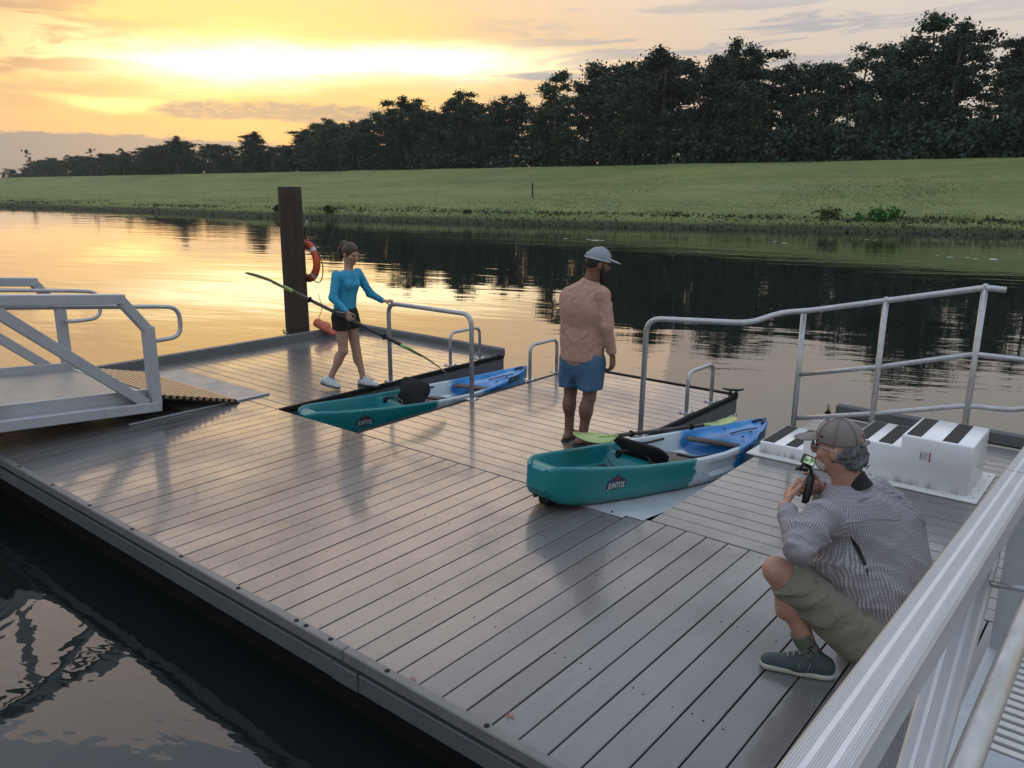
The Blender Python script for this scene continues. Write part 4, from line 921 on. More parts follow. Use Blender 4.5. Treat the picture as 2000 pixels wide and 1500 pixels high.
def W_(O,p): c,s=math.cos(TH),math.sin(TH); return (O[0]+p[0]*c-p[1]*s,O[1]+p[0]*s+p[1]*c,O[2]+p[2] if len(O)>2 else p[2])
OW=(-3.75,3.4,0)
paddle(W_(OW,(-1.03,.02,1.318)),W_(OW,(1.185,-.44,.325)),2.75,2.80,'lime-bladed paddle with dark shaft carried slanting by the woman in turquoise')
# ================================================================== PEOPLE
def ax(f,u=(0,0,1)):
    f=np.array(f,float);f/=np.linalg.norm(f);u=np.array(u,float);r=np.cross(f,u);r/=np.linalg.norm(r);u=np.cross(r,f); return np.array([r,f,u])
def head(P,c,A,s=1.0,beard=False):
    c=np.array(c); r,f,u=A; g=lambda a,b,d:c+(r*a+f*b+u*d)*s
    P.append(('e',g(0,-.008,.022),(.076*s,.096*s,.095*s),A,.02)); P.append(('e',g(0,.022,-.045),(.060*s,.070*s,.078*s),A,.03))
    P.append(('e',g(0,.058,-.092),(.030*s,.028*s,.026*s),A,.025)); P.append(('c',g(0,.086,.012),g(0,.108,-.026),.009*s,.015*s,.012))
    P.append(('e',g(0,.080,.028),(.055*s,.014*s,.012*s),A,.012))
    P.append(('e',g(0,.080,-.058),(.024*s,.014*s,.012*s),A,.010))
    for q in(-1,1):
        P.append(('e',g(q*.077,-.006,-.010),(.012*s,.022*s,.034*s),A,.006)); P.append(('e',g(q*.042,.062,-.022),(.026*s,.022*s,.022*s),A,.02))
def face_bits(root,c,A,s=1.0,brow=HAIRB):
    c=np.array(c); r,f,u=A; g=lambda a,b,d:c+(r*a+f*b+u*d)*s
    for q in(-1,1):
        sdf_obj('eye',[('e',g(q*.031,.083,.006),(.012*s,.008*s,.006*s),A,0)],.003,EYE,root); sdf_obj('eyebrow',[('c',g(q*.016,.088,.026),g(q*.044,.070,.028),.005*s,.004*s,0)],.003,brow,root)
    sdf_obj('lips',[('c',g(-.018,.092,-.056),g(.018,.092,-.056),.006*s,.006*s,.0)],.003,LIPS,root)
def hand(P,w,d,n,th,s=1.0,curl=(.35,.5,.5),tcurl=.5):
    w=np.array(w,float);d=np.array(d,float);d/=np.linalg.norm(d);n=np.array(n,float);n-=d*(n@d);n/=np.linalg.norm(n);sd=np.cross(d,n); th=np.array(th,float)
    if sd@th<0: sd=-sd
    P.append(('c',w-d*.01,w+d*.075*s,.029*s,.040*s,.014,(n,.48)))
    P.append(('c',w+d*.055*s+sd*.022*s,w+d*.078*s-sd*.026*s,.014*s,.013*s,.012))
    for i,(o,L) in enumerate(((.031,.070),(.011,.080),(-.010,.076),(-.029,.060))):
        p=w+d*.082*s+sd*o*s; a=0
        for k,fr in enumerate((.44,.32,.26)):
            a+=curl[k]+.06*i; q=p+(d*math.cos(a)+n*math.sin(a))*L*fr*1.12*s; P.append(('c',p,q,(.0092-.0009*k)*s,(.0086-.0009*k)*s,.004)); p=q
    p=w+d*.018*s+sd*.024*s; q=p+(sd*.75+d*.55+n*.25)*.040*s; e=q+(sd*(.55-tcurl*.6)+d*.75+n*tcurl)*.034*s; t=e+(sd*(.25-tcurl*.7)+d*.8+n*tcurl*1.1)*.026*s
    P.append(('c',p,q,.015*s,.0115*s,.010)); P.append(('c',q,e,.0112*s,.0102*s,.005)); P.append(('c',e,t,.0102*s,.0085*s,.004))
def arm(P,sh,el,wr,ru,re,rw,k=.02): P.append(('c',sh,el,ru,re,k)); P.append(('c',el,wr,re,rw,k)); 
def leg(P,h,kn,an,rh,rk,ra,cal,f,k=.02):
    h,kn,an,f=map(lambda q:np.array(q,float),(h,kn,an,f)); P.append(('c',h,kn,rh,rk,k)); P.append(('c',kn,an,rk*.92,ra,k)); P.append(('e',kn+f*rk*.25,(rk*.72,rk*.72,rk*.9),None,.02))
    c=kn*.70+an*.30-f*.018; D=(an-kn);D/=np.linalg.norm(D); A=ax(f,-D); P.append(('e',c,(cal*.95,cal*1.0,np.linalg.norm(an-kn)*.27),A,.03))
def bare_foot(P,an,f,L=.24,z=.03):
    an=np.array(an);f=np.array(f,float);f/=np.linalg.norm(f); he=np.array([an[0],an[1],z+.008])-f*.045; P.append(('c',an,he,.034,.030,.02)); b=np.array([an[0],an[1],z])+f*L*.52
    P.append(('c',he,b,.032,.036,.02,((0,0,1),.62))); P.append(('c',np.array([an[0],an[1],z+.045])+f*.02,b,.032,.024,.03))
    s=np.cross(f,[0,0,1.])
    for i,o in enumerate((.030,.012,-.004,-.018,-.030)):
        L2=(.075,.070,.062,.054,.044)[i]; P.append(('c',b+s*o*(1 if True else 1)-f*.01,b+s*o*1.05+f*L2,.013,.011 if i else .013,.006))
def shoe(root,he,to,mt,sole,nm='shoe',w=.042,h=.062,res=.007,ank=None):
    he=np.array(he,float);to=np.array(to,float);f=to-he;L=np.linalg.norm(f);f/=L; up=np.array([0,0,1.]);up-=f*(up@f);up/=np.linalg.norm(up)
    o=empty(nm,(0,0,0)); o.parent=root
    u=[('c',he+f*.035+up*.045,he+f*L*.45+up*.038,w*.98,w*.98,.02),('c',he+f*L*.45+up*.036,to-f*.042+up*.024,w*.98,w*.80,.03),('c',he+f*.05+up*.055,he+f*.085+up*(h+.022),w*.86,w*.82,.02),('c',he+f*.115+up*.075,he+f*L*.60+up*.055,w*.55,w*.5,.02),('p',he+up*.016,-up)]
    sdf_obj('upper',u,res,mt,o)
    sdf_obj('sole',[('c',he+f*.036+up*.012,he+f*L*.42+up*.012,w*1.06,w*1.0,.02),('c',he+f*L*.42+up*.012,to-f*.046+up*.012,w*1.0,w*.95,.02),('p',he+up*.026,up),('p',he,-up)],res,sole,o)
    s=np.cross(f,up); b=MB()
    for i in range(4):
        c=he+f*(.125+.026*i)+up*(.122-.011*i); b.tube([c-s*.026-up*.010,c+up*.004,c+s*.026-up*.010],.004,5)
    b.build('laces',mat_lace,o,True); return o
mat_lace=mat('grey_lace',(.30,.31,.31),.8)
# ------------------------------------------------------------------ woman in turquoise
def woman():
    R=empty('person',OW,TH,'woman in turquoise long-sleeved top and black shorts stepping along the dock with a paddle','person')
    f=np.array([.81,-.59,0]);l=np.array([.59,.81,0]); hf=np.array([.80,-.55,-.30]); A=ax(hf,(.15,-.1,1)); hc=np.array([.105,-.004,1.492])
    shR=np.array([-.028,-.135,1.272]);shL=np.array([.150,.125,1.272]); el=[-.062,-.205,1.035];wr=[.082,-.235,.895]; elL=[.262,.205,1.035];wrL=[.402,.255,.945]
    hR=np.array([-.020,-.072,.80]);hL=np.array([.055,.066,.80]); kR=np.array([-.002,-.09,.435]);kL=np.array([.106,.072,.425]);aR=np.array([-.158,-.078,.135]);aL=np.array([.178,.055,.10])
    chest=np.array([.062,-.002,1.17]);waist=np.array([.026,0,.965]);pel=np.array([.016,0,.82]); neck=np.array([.078,0,1.33])
    B=[]; head(B,hc,A,.95); B+=[('c',neck-[0,0,.05],hc-A[2]*.06-A[1]*.02,.050,.046,.025),('c',pel,waist,.135,.112,.03,(f,.66)),('c',waist,chest,.112,.128,.03,(f,.64)),('c',shR+[.01,0,-.012],shL+[-.01,0,-.012],.045,.045,.04)]
    arm(B,shR,el,wr,.043,.034,.023); arm(B,shL,elL,wrL,.043,.034,.023)
    leg(B,hR,kR,aR,.084,.050,.032,.050,f); leg(B,hL,kL,aL,.084,.050,.032,.050,f)
    for a,t in((aR,(-.20,-.08,.09)),(aL,(.17,.055,.05))): B.append(('c',a,t,.031,.03,.02))
    pd=np.array([2.215,-.46,-.993]);pd/=np.linalg.norm(pd)
    hand(B,np.array(wr)+[.004,0,-.006],(.36,-.05,-.92),(.35,.85,.05),pd*-1*0+np.array([.8,-.2,.3]),.92,(.7,1.0,.8),.9)
    hand(B,np.array(wrL)+[.012,.004,-.002],(.93,.05,-.02),(-.05,.1,-1),(.3,-.9,.1),.92,(.45,.55,.5),.6)
    sdf_obj('body',B,.0078,SKIN_W,R)
    S=[('c',pel+[0,0,.055],waist+[0,0,.02],.142,.126,.03,(f,.70)),('c',waist,chest,.124,.142,.04,(f,.68)),('c',shR+[.012,0,-.018],shL+[-.012,0,-.018],.056,.056,.05),('e',chest+f*.055+l*.05+[0,0,-.005],(.06,.06,.06),None,.03),('e',chest+f*.055-l*.055+[0,0,-.005],(.06,.06,.06),None,.03),('c',neck+[0,0,-.075],neck+[0,0,-.022],.075,.060,.03)]
    arm(S,shR,el,wr,.055,.045,.032,.02); arm(S,shL,elL,wrL,.055,.045,.031,.02)
    S+=[('p',np.array([0,0,.872]),(0,0,-1),.0)] if False else []
    S.append(('p',neck+[.012,-.008,-.012],(.1,-.1,1),.12)); 
    S.append(('p',np.array(wr),(.5,0,-.9),.10)); S.append(('p',np.array(wrL)+[.004,0,0],(1,0,-.1),.10))
    sdf_obj('long_sleeved_top',S,.009,TEALSHIRT,R,folds(11,.0035,42,(.2,0,1),.7))
    T=[('c',pel+[0,0,.05],pel+[0,0,-.03],.146,.150,.03,(f,.70)),('c',hR+[0,0,-.0],hR*.62+kR*.38,.102,.098,.03),('c',hL,hL*.60+kL*.40,.102,.098,.03),('p',pel+[0,0,.085],(0,0,1)),('p',hR*.66+kR*.34+[0,0,0],(kR-hR)*.6+[0,0,-.5])]
    T[-1]=('p',np.array([-.02,-.08,.672]),(.0,0,-1))
    sdf_obj('shorts',T,.009,BLK,R,folds(12,.005,42))
    r,ff,u=A; g=lambda a,b,c:hc+(r*a+ff*b+u*c)*.95
    H=[('e',g(0,-.012,.026),(.082,.098,.098),A,.01),('p',g(0,.055,.02),ff*.90-u*.62),('c',g(0,-.095,.078),g(0,-.125,.075),.030,.032,.02),('c',g(0,-.125,.078),g(0,-.150,.0),.034,.036,.02),('c',g(0,-.150,.0),g(.0,-.140,-.09),.036,.026,.02),('c',g(0,-.140,-.09),g(.0,-.125,-.135),.026,.008,.02)]
    sdf_obj('hair',H,.006,HAIRB,R,folds(5,.003,90)); face_bits(R,hc,A,.95)
    shoe(R,(-.272,-.060,.052),(-.045,-.125,.004),WSHOE,DSOLE); shoe(R,(.118,.085,.004),(.372,-.030,.004),WSHOE,DSOLE)
    MB().tube(rpath([(-.11,-.13,.905),(-.03,-.17,.885),(.06,-.18,.868)],.05),.006,6).build('white_top_hem',WHITEP,R,True)
woman()
# ------------------------------------------------------------------ bearded man in peach top
def man():
    R=empty('person',(-.6,3.45,0),TH,'bearded man in peach long-sleeved top, blue shorts and grey cap standing with his back turned','person')
    f=np.array([.57,.82,0]);l=np.array([-.82,.57,0]); hf=np.array([.96,.22,-.14]); A=ax(hf,(.10,0,1)); hc=np.array([.118,0,1.588])
    shL=np.array([-.098,.095,1.300]);shR=np.array([.152,-.090,1.335]); elR=[.192,-.150,1.075];wrR=[.252,-.115,.835]; elL=[-.085,.225,1.07];wrL=[-.02,.32,.86]
    pel=np.array([.012,0,.80]);waist=np.array([.01,0,.95]);chest=np.array([.018,.005,1.20]);neck=np.array([.045,0,1.41])
    hL=np.array([-.070,.060,.77]);hR=np.array([.088,-.060,.77]);kL=np.array([-.080,.080,.44]);kR=np.array([.072,-.085,.44]);aL=np.array([-.085,.082,.085]);aR=np.array([.022,-.083,.085])
    B=[]; head(B,hc,A,1.03); B+=[('c',neck-[0,0,.06],hc-A[2]*.05-A[1]*.02,.066,.062,.03),('c',pel,waist,.165,.16,.03,(f,.7)),('c',waist,chest,.16,.175,.03,(f,.66)),('c',shL,shR,.055,.055,.04)]
    arm(B,shR,elR,wrR,.046,.036,.028); arm(B,shL,elL,wrL,.046,.036,.028)
    leg(B,hL,kL,aL,.095,.057,.040,.062,f); leg(B,hR,kR,aR,.095,.057,.040,.062,np.array([.8,.5,0])); bare_foot(B,aL,(.57,.82,0)); bare_foot(B,aR,(.93,.37,0))
    hand(B,np.array(wrR)+[.003,0,-.01],(.08,.05,-1),(-.75,.5,-.1),(.2,.9,-.1),1.05,(.30,.45,.45),.45); hand(B,np.array(wrL)+[.0,0,-.01],(.1,.1,-1),(.6,-.6,0),(.6,.6,0),1.05)
    sdf_obj('body',B,.0078,SKIN_M,R)
    S=[('c',pel+[-.005,0,.0],waist,.200,.190,.03,(f,.78)),('c',waist,chest,.190,.195,.04,(f,.72)),('c',shL+[.02,-.02,-.018],shR+[-.02,.02,-.018],.068,.068,.06),('c',neck+[-.02,0,-.11],neck+[.008,0,.012],.135,.074,.06),('c',chest+l*.06-f*.03,chest-l*.06-f*.03,.125,.125,.08),('c',(-.085,.06,1.25),(-.075,.045,.90),.092,.095,.06),('c',neck+[-.01,0,-.075],shL+[.0,0,.005],.085,.068,.09),('c',neck+[.01,0,-.06],shR+[-.02,0,.0],.075,.062,.06)]
    arm(S,shR,elR,wrR,.074,.058,.042,.025); arm(S,shL,elL,wrL,.074,.058,.042,.025)
    S+=[('p',neck+[.0,0,.045],(.30,.05,1),.085),('p',np.array(wrR),(0.2,0,-1),.10),('p',np.array([.0,0,.735]),(0,0,-1),.34)]
    S[-1]=('p',np.array([-.01,0,.768]),(.05,.05,-1),.36)
    sdf_obj('long_sleeved_top',S,.009,PEACH,R,folds(21,.0075,40,(.22,0,1),.985))
    sdf_obj('top_hem',[('c',pel+[0,0,-.02],pel+[0,0,.05],.190,.190,.02,(f,.76)),('p',pel+[0,0,-.062],(-.03,.10,-1))],.009,PEACH,R,folds(23,.004,30))
    from mathutils.bvhtree import BVHTree
    sm=[o for o in R.children if o.name.startswith('long_sleeved_top')][0].data; bv=BVHTree.FromPolygons([v.co.copy() for v in sm.vertices],[tuple(p.vertices) for p in sm.polygons])
    def on(x,z,lift=.001):
        d=Vector((0,1,-.15)).normalized(); h=bv.ray_cast(Vector((x,0,z))-d*1.2,d); return h[0]+h[1]*lift if h[0] else Vector((x,0,z))
    for pts in ([(.085,1.425),(.100,1.36),(.112,1.28),(.118,1.20),(.122,1.12)],[(.0,1.425),(-.03,1.37),(-.07,1.30),(-.10,1.23)]): MB().tube([on(*p) for p in pts],.0026,5).build('shoulder_seam',PEACH,R,True)
    MB().tube([neck+np.array([.012+.066*math.cos(t),.066*math.sin(t),.030+.012*math.sin(t)-.018*math.cos(t)]) for t in np.linspace(0,2*math.pi,25)],.008,6).build('collar',PEACH,R,True)
    MB().tube([np.array(wrR)+np.array([-.01,.004,.03])+np.array([.043*math.cos(t),.043*math.sin(t),.008*math.cos(t)]) for t in np.linspace(0,2*math.pi,21)],.006,6).build('cuff',PEACH,R,True)
    T=[('c',pel+[0,0,.03],pel+[0,0,-.08],.165,.182,.03,(f,.78)),('c',hL+[0,0,-.02],hL*.30+kL*.70,.118,.112,.04),('c',hR+[0,0,-.02],hR*.30+kR*.70,.120,.114,.04),('p',np.array([0,0,.51]),(.05,0,-1)),('p',pel+[0,0,.05],(0,0,1)),('s',np.array([-.03,-.02,.44]),np.array([-.012,-.01,.62]),.030,.012)]
    sdf_obj('shorts',T,.009,BLUESH,R,folds(22,.006,30,(0,0,1),.95))
    r,ff,u=A; g=lambda a,b,c:hc+(r*a+ff*b+u*c)*1.03
    sdf_obj('hair',[('e',g(0,-.014,.016),(.081,.098,.092),A,.01),('p',g(0,.03,.0),ff-u*.2),('p',g(0,0,-.052),-u+ff*.15)],.006,HAIRD,R,folds(3,.002,120))
    sdf_obj('beard',[('e',g(0,.030,-.070),(.066,.072,.066),A,.02),('e',g(0,.075,-.115),(.042,.040,.052),A,.03),('c',g(.068,.018,-.01),g(.060,.03,-.06),.016,.024,.02),('c',g(-.068,.018,-.01),g(-.060,.03,-.06),.016,.024,.02),('p',g(0,.0,-.05),-ff-u*.5),('s',g(0,.12,-.02),g(0,.075,-.03),.035,.03)],.006,HAIRD,R,folds(6,.004,80)); face_bits(R,hc,A,1.03,HAIRD)
    cp=empty('cap',(0,0,0)); cp.parent=R
    sdf_obj('crown',[('e',g(0,-.004,.045),(.088,.106,.098),A,.01),('p',g(0,0,.034),-u-ff*.10),('s',g(0,-.135,.050),g(0,-.085,.055),.034,.026)],.006,CAPG,cp)
    sdf_obj('brim',[('e',g(0,.125,.040),(.078,.075,.009),ax(ff-u*.22,u),.01),('p',g(0,.055,.04),-ff)],.005,CAPW,cp)
    b=MB(); 
    b.tube([g(.088*math.cos(a),-.004+.107*math.sin(a),.040-.010*math.sin(a)) for a in np.linspace(0,2*math.pi,37)],.0075,6); b.build('sweat_band',CAPW,cp,True)
    for a in (0.15,1.35,2.0,math.pi-.15): MB().tube([g(.0895*math.cos(a)*math.cos(t),-.004+.1075*math.sin(a)*math.cos(t),.045+.0995*math.sin(t)) for t in np.linspace(0,1.5,9)],.0035,5).build('seam',CAPW,cp,True)
    b=MB(); b.tube([g(.036*math.cos(t),-.107+.004*math.sin(t),.042+.042*math.sin(t)) for t in np.linspace(0,math.pi,11)],.006,6); b.build('back_opening_trim',CAPW,cp,True)
    for a,d,nm in((aL,np.array([.57,.82,0]),'flip_flop'),(aR,np.array([.93,.37,0]),'flip_flop')):
        e=np.array([a[0],a[1],.008]); fo=empty(nm,(0,0,0)); fo.parent=R
        sdf_obj('foot_bed',[('c',e-d*.055,e+d*.05,.043,.040,.02),('c',e+d*.05,e+d*.16,.040,.046,.02),('p',e+[0,0,.010],(0,0,1)),('p',e-[0,0,.006],(0,0,-1))],.006,BLKP,fo)
        s=np.array([d[1],-d[0],0]); MB().tube(rpath([e+s*.040+d*.02,e+d*.10+[0,0,.055],e+d*.135+[0,0,.04],e+d*.15+[0,0,.01]],.03),.006,6).build('toe_strap',BLKP,fo,True); MB().tube(rpath([e-s*.040+d*.02,e+d*.10+[0,0,.055],e+d*.135+[0,0,.04]],.03),.006,6).build('toe_strap',BLKP,fo,True)
man()
# ------------------------------------------------------------------ crouching photographer
def crouch():
    R=empty('person',(2.2,1.3,0),TH,'grey-haired man in checked shirt, khaki shorts and taupe cap kneeling on the deck filming','person')
    f=np.array([-.72,.69,0]);l=np.array([-.69,-.72,0]); hf=np.array([-.77,.63,-.06]); A=ax(hf,(-.08,.06,1)); hc=np.array([.118,.135,1.062])
    shL=np.array([.000,-.045,.795]);shR=np.array([.375,.255,.795]); elL=np.array([-.125,-.150,.690]);wrL=np.array([-.128,.085,.785]); elR=np.array([.215,.44,.65]);wrR=np.array([.105,.270,.812])
    pel=np.array([.400,.07,.27]);mid=np.array([.375,.09,.50]);chest=np.array([.235,.11,.68]);neck=np.array([.155,.12,.88])
    hL=np.array([.262,-.075,.235]);hR=np.array([.48,.14,.26]);kL=np.array([-.178,-.035,.520]);kR=np.array([.325,.215,.085]);aL=np.array([.012,-.045,.10]);aR=np.array([.60,.06,.09])
    B=[]; head(B,hc,A,1.05); B+=[('c',neck-[-.03,-.01,.06],hc-A[2]*.06-A[1]*.025,.068,.064,.03),('c',pel,mid,.17,.17,.03,(f,.8)),('c',mid,chest,.16,.16,.03,(f,.7)),('c',shL+[.03,.03,-.03],shR+[-.03,-.03,-.03],.05,.05,.03)]
    arm(B,shL+[.01,.01,-.01],elL,wrL,.045,.044,.030); arm(B,shR,elR,wrR,.055,.044,.030)
    fl=np.array([-.85,.1,.35]); leg(B,hL,kL,aL,.10,.063,.040,.060,np.array([-.92,.2,.3])); leg(B,hR,kR,aR,.10,.062,.040,.058,np.array([-.3,.2,-.9]))
    B.append(('c',aL,(.03,-.06,.06),.036,.034,.02)); B.append(('c',aR,(.62,.05,.04),.036,.034,.02))
    gb=np.array([.006,.18,.796]);gt=np.array([.030,.205,.912]); gd=(gt-gb)/np.linalg.norm(gt-gb)
    hand(B,wrL+[.006,.010,.008],(.45,.75,.40),(.75,-.35,-.35),(.2,.1,.9),1.05,(.25,.45,.4),.2)
    hand(B,wrR+[-.012,-.008,.004],(-.75,-.62,.15),(-.55,.75,.1),(-.1,-.2,.95),1.05,(.65,.9,.7),.5)
    sdf_obj('body',B,.0085,SKIN_C,R)
    S=[('c',pel+[-.02,0,-.02],mid,.195,.20,.05,(f,.86)),('c',mid,chest,.205,.20,.06,(f,.80)),('c',shL+[.03,.03,-.035],shR+[-.03,-.03,-.035],.088,.088,.07),('c',neck+[.01,0,-.10],neck+[0,0,-.02],.12,.075,.05),('e',np.array([.385,.16,.66]),(.165,.15,.17),None,.08),('e',np.array([.41,.10,.48]),(.175,.17,.19),None,.07),('e',np.array([.40,.07,.33]),(.18,.17,.15),None,.06),('c',(.26,-.02,.42),(.29,-.055,.275),.14,.095,.06),('c',(.10,.0,.55),(.28,-.01,.42),.11,.14,.06)]
    arm(S,shL,elL,wrL,.080,.066,.045,.03); arm(S,shR,elR,wrR,.080,.066,.045,.03)
    S+=[('p',neck+[.0,0,.018],(-.25,.2,1),.14),('p',wrL-[.0,.006,.004],(.2,.9,.4),.075),('p',wrR,(-.8,-.6,.2),.08),]
    so_=sdf_obj('checked_shirt',S,.0095,CHECK,R,folds(31,.009,26,(.5,-.2,.8),.6))
    V=np.array([v.co[:] for v in so_.data.vertices])
    def seg(P,a,b_):
        a=np.array(a);b_=np.array(b_);d=b_-a;t=np.clip((P-a)@d/(d@d),0,1); return np.linalg.norm(P-a-t[:,None]*d,axis=1),t*np.linalg.norm(d)
    def ang(P,a,b_,ref):
        d=np.array(b_)-np.array(a);d/=np.linalg.norm(d);e1=np.array(ref,float);e1-=d*(e1@d);e1/=np.linalg.norm(e1);e2=np.cross(d,e1);q=P-np.array(a); return np.arctan2(q@e2,q@e1)
    tb=(np.array([.40,.10,.25]),np.array([.20,.11,.88])); dt,vt=seg(V,*tb); cu=ang(V,tb[0],tb[1],(.75,-.65,.2))*.20; cv=V[:,2].copy(); dt=dt-.135
    for a,b_,rr in ((shL,elL,.066),(elL,wrL,.045),(shR,elR,.066),(elR,wrR,.045)):
        d,v=seg(V,a,b_); k=(d-rr*.6<dt); dt=np.where(k,d-rr*.6,dt); cu=np.where(k,ang(V,a,b_,(.5,-.8,.3))*(rr+.012),cu); cv=np.where(k,v,cv)
    for nm,val in (('cloth_u',cu),('cloth_v',cv)):
        at=so_.data.attributes.new(nm,'FLOAT','POINT'); at.data.foreach_set('value',val.astype(np.float32))
    # vent slit and hanging loop lie on the cloth: drop their points on to the shirt surface from outside
    from mathutils.bvhtree import BVHTree
    sm=[o for o in R.children if o.name.startswith('checked_shirt')][0].data
    bv=BVHTree.FromPolygons([v.co.copy() for v in sm.vertices],[tuple(p.vertices) for p in sm.polygons])
    def on(x,z,d=(.10,1,-.18),lift=.002):
        d=Vector(d).normalized(); h=bv.ray_cast(Vector((x,0,z))-d*1.2,d); return h[0]+h[1]*lift if h[0] else Vector((x,0,z))
    lft=[on(.128,.700),on(.150,.655),on(.180,.600),on(.204,.545),on(.212,.515)]; rgt=[on(.132,.698),on(.172,.655),on(.200,.600),on(.214,.550),on(.214,.515)]
    V=lft+rgt; mkobj('vent_slit',V,[(i,i+5,i+6,i+1) for i in range(4)],BLK,R)
    MB().tube([on(.176,.850,lift=.004),on(.205,.858,lift=.006),on(.235,.866,lift=.004)],.004,5).build('hanging_loop',CHECK,R,True)
    MB().tube([on(.06+.04*i,.775-.004*abs(i-4),lift=.001) for i in range(9)],.0028,5).build('yoke_seam',CHECK,R,True)
    sdf_obj('collar',[('c',neck+[.06,.0,-.03],neck+[.035,.0,.030],.092,.070,.02,(f,.9)),('p',neck+[0,0,.040],(-.42,.35,1)),('p',neck+[0,0,-.030],(.3,-.25,-1))],.008,BLK,R)
    T=[('c',hL,hL*.10+kL*.90,.122,.092,.03),('c',hL+[-.05,0,-.04],hL*.15+kL*.85+[0,0,-.02],.115,.085,.03),('c',hR,hR*.25+kR*.75,.122,.105,.03),('c',pel+[0,0,-.03],pel,.17,.17,.04,(f,.9)),('p',hL*.075+kL*.925,(kL-hL),.2)]
    sdf_obj('shorts',T,.009,KHAKI,R,folds(32,.006,30,(-.8,.1,-.6),.8))
    r,ff,u=A; g=lambda a,b,c:hc+(r*a+ff*b+u*c)*1.05
    sdf_obj('hair',[('e',g(0,-.018,.0),(.086,.100,.095),A,.02),('e',g(0,-.070,-.040),(.074,.050,.060),A,.03),('p',g(0,.018,.0),ff+u*.05),('p',g(0,0,-.098),-u+ff*.55)],.0065,HAIRG,R,folds(8,.010,70,(0,0,1),.2))
    sdf_obj('white_beard',[('e',g(0,.045,-.078),(.056,.056,.046),A,.02),('p',g(0,.035,-.06),-ff-u*.2),('s',g(0,.12,-.03),g(0,.08,-.035),.035,.03)],.006,BEARDW,R,folds(6,.002,110)); face_bits(R,hc,A,1.05,HAIRG)
    gl=empty('glasses',(0,0,0)); gl.parent=R
    for q in(-1,1):
        MB().tube([g(q*.034+.024*math.cos(t),.105,.004+.020*math.sin(t)) for t in np.linspace(0,2*math.pi,17)],.0022,5).build('rim',GALV,gl,True); MB().tube([g(q*.058,.102,.010),g(q*.078,.03,.012),g(q*.080,-.01,.004)],.002,5).build('temple',GALV,gl,True)
        V=[g(q*.034+.023*math.cos(t),.1045,.004+.019*math.sin(t)) for t in np.linspace(0,2*math.pi,13)[:-1]]; mkobj('lens',V,[tuple(range(12))],GLASS,gl)
    cp=empty('cap',(0,0,0)); cp.parent=R
    sdf_obj('crown',[('e',g(0,-.006,.040),(.090,.108,.098),A,.01),('p',g(0,0,.026),-u),('s',g(0,-.140,.045),g(0,-.090,.048),.034,.024)],.006,CAPT,cp)
    sdf_obj('brim',[('e',g(0,.122,.036),(.080,.082,.010),ax(ff-u*.10,u),.01),('p',g(0,.055,.04),-ff)],.0055,CAPT,cp)
    MB().tube([g(.034*math.cos(t)*1.0,-.112+.004*math.sin(t),.034) for t in np.linspace(0,math.pi,5)],.011,6).build('adjuster_strap',CAPT,cp,True)
    MB().tube([g(0,-.006,.138),g(0,-.006,.142)],[.008,.005],8).build('button',BLKP,cp,True)
    b=MB(); c=g(-.083,.05,.065); b.disc(c,.006,.004,8,tuple(-r)); b.build('eyelet',EYE,cp)
    for a in (math.pi*.72,math.pi,math.pi*1.3,math.pi*.5,.2): MB().tube([g(.091*math.cos(a)*math.cos(t),-.006+.109*math.sin(a)*math.cos(t),.040+.099*math.sin(t)) for t in np.linspace(0,1.5,9)],.0022,5).build('seam',CAPT,cp,True)
    # sock with its little emblem, shoes
    sk=sdf_obj('sock',[('c',(-.052,-.045,.215),aL,.049,.043,.02),('c',aL,(.03,-.058,.06),.044,.044,.02),('p',(-.052,-.045,.205),(-.4,0,.9))],.006,SOCK,R,folds(9,.0009,60,(0,0,1),.0))
    cc=np.array([-.010,-.0905,.145]); b=MB()
    for pts in ([(-.004,.022),(.006,.012),(-.010,.004),(.008,-.006),(-.006,-.016)],[(.006,.012),(.014,.018)],[(.008,-.006),(.016,-.022)],[(-.010,.004),(-.016,.010)],[(-.006,-.016),(-.014,-.012)]): b.tube([cc+np.array([a*1.0+.25*z_*-.3,-.001-.0*a,z_]) for a,z_ in pts],.0026,5)
    b.build('sock_emblem',EYE,sk,True)
    sh=shoe(R,(.105,-.090,.004),(-.205,.012,.004),GSHOE,SOLE,w=.050,h=.07)
    fd=np.array([-.31,.102,0]);fd/=np.linalg.norm(fd); sdv=np.array([-fd[1],fd[0],0]); sdv=sdv if sdv@np.array([0,-1,0])>0 else -sdv
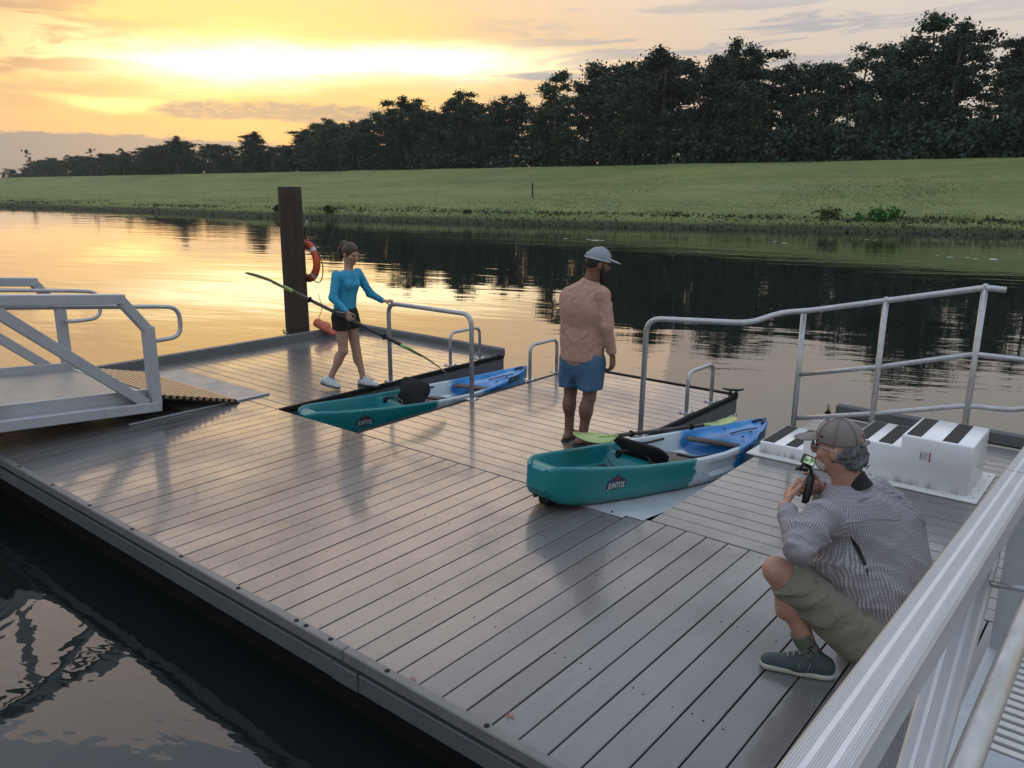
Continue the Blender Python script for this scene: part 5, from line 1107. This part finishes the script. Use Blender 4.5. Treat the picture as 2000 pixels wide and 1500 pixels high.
    c0=np.array([.105,-.090,0])+fd*.125+sdv*.057+np.array([0,0,.058]); b=MB()
    for pts in ([(-.022,-.026),(-.010,.022),(.010,-.024),(.024,.022)],[(-.034,-.018),(-.024,.012)]): b.tube([c0+fd*a*-1+np.array([0,0,z_])-sdv*max(0,z_)*.45 for a,z_ in pts],.0032,5)
    b.build('side_stripes',mat('shoe_grey_stripe',(.13,.17,.18),.6),sh,True)
    shoe(R,(.66,.04,.06),(.50,.16,.03),GSHOE,SOLE,w=.046)
    # hand-held camera on a grip: held, so a thing of its own
    O=(2.2,1.3,0); gm=empty('gimbal_camera',O,TH,'black hand-held camera grip with a small lit screen in the kneeling man\'s hands','camera')
    MB().tube([gb-gd*.03,gb,gb+gd*.02,gt-gd*.03,gt],[.017,.019,.020,.021,.016],12).build('grip',BLKP,gm,True)
    t=gt+np.array([0,0,.0]); b=MB(); b.tube(rpath([t,t+[-.012,.0,.03],t+[-.045,.0,.045],t+[-.060,0,.02]],.015),.008,8); b.tube([t+[-.02,0,.012],t+[-.075,.012,.018]],.009,8); b.build('gimbal_arm',BLKP,gm,True)
    Mx=Matrix.Translation(t+np.array([-.022,.0,.062]))@Matrix.Rotation(rad(-12),4,'Z')@Matrix.Rotation(rad(22),4,'Y')@Matrix.Rotation(rad(-18),4,'X')
    cb=MB().box((-.032,-.012,-.024),(.032,.012,.024),.004,Mx).build('camera_body',BLKP,gm); MB().box((-.024,-.0135,-.017),(.026,-.012,.018),.0005,Mx).build('screen',SCREEN,cb)
crouch()
# ================================================================== HAZE
def haze():
    m=bpy.data.materials.new('thin_river_mist'); m.use_nodes=True; t=m.node_tree; t.nodes.clear(); b=NB(t)
    v=b.new('ShaderNodeVolumePrincipled'); v.inputs['Color'].default_value=(.93,.93,.92,1); v.inputs['Density'].default_value=.00017; v.inputs['Anisotropy'].default_value=.3
    o=b.new('ShaderNodeOutputMaterial'); b.l.new(v.outputs[0],o.inputs['Volume'])
    h=MB().box((-620,-600,-3),(620,620,24),.01).build('haze',m); h['kind']='stuff'
haze()
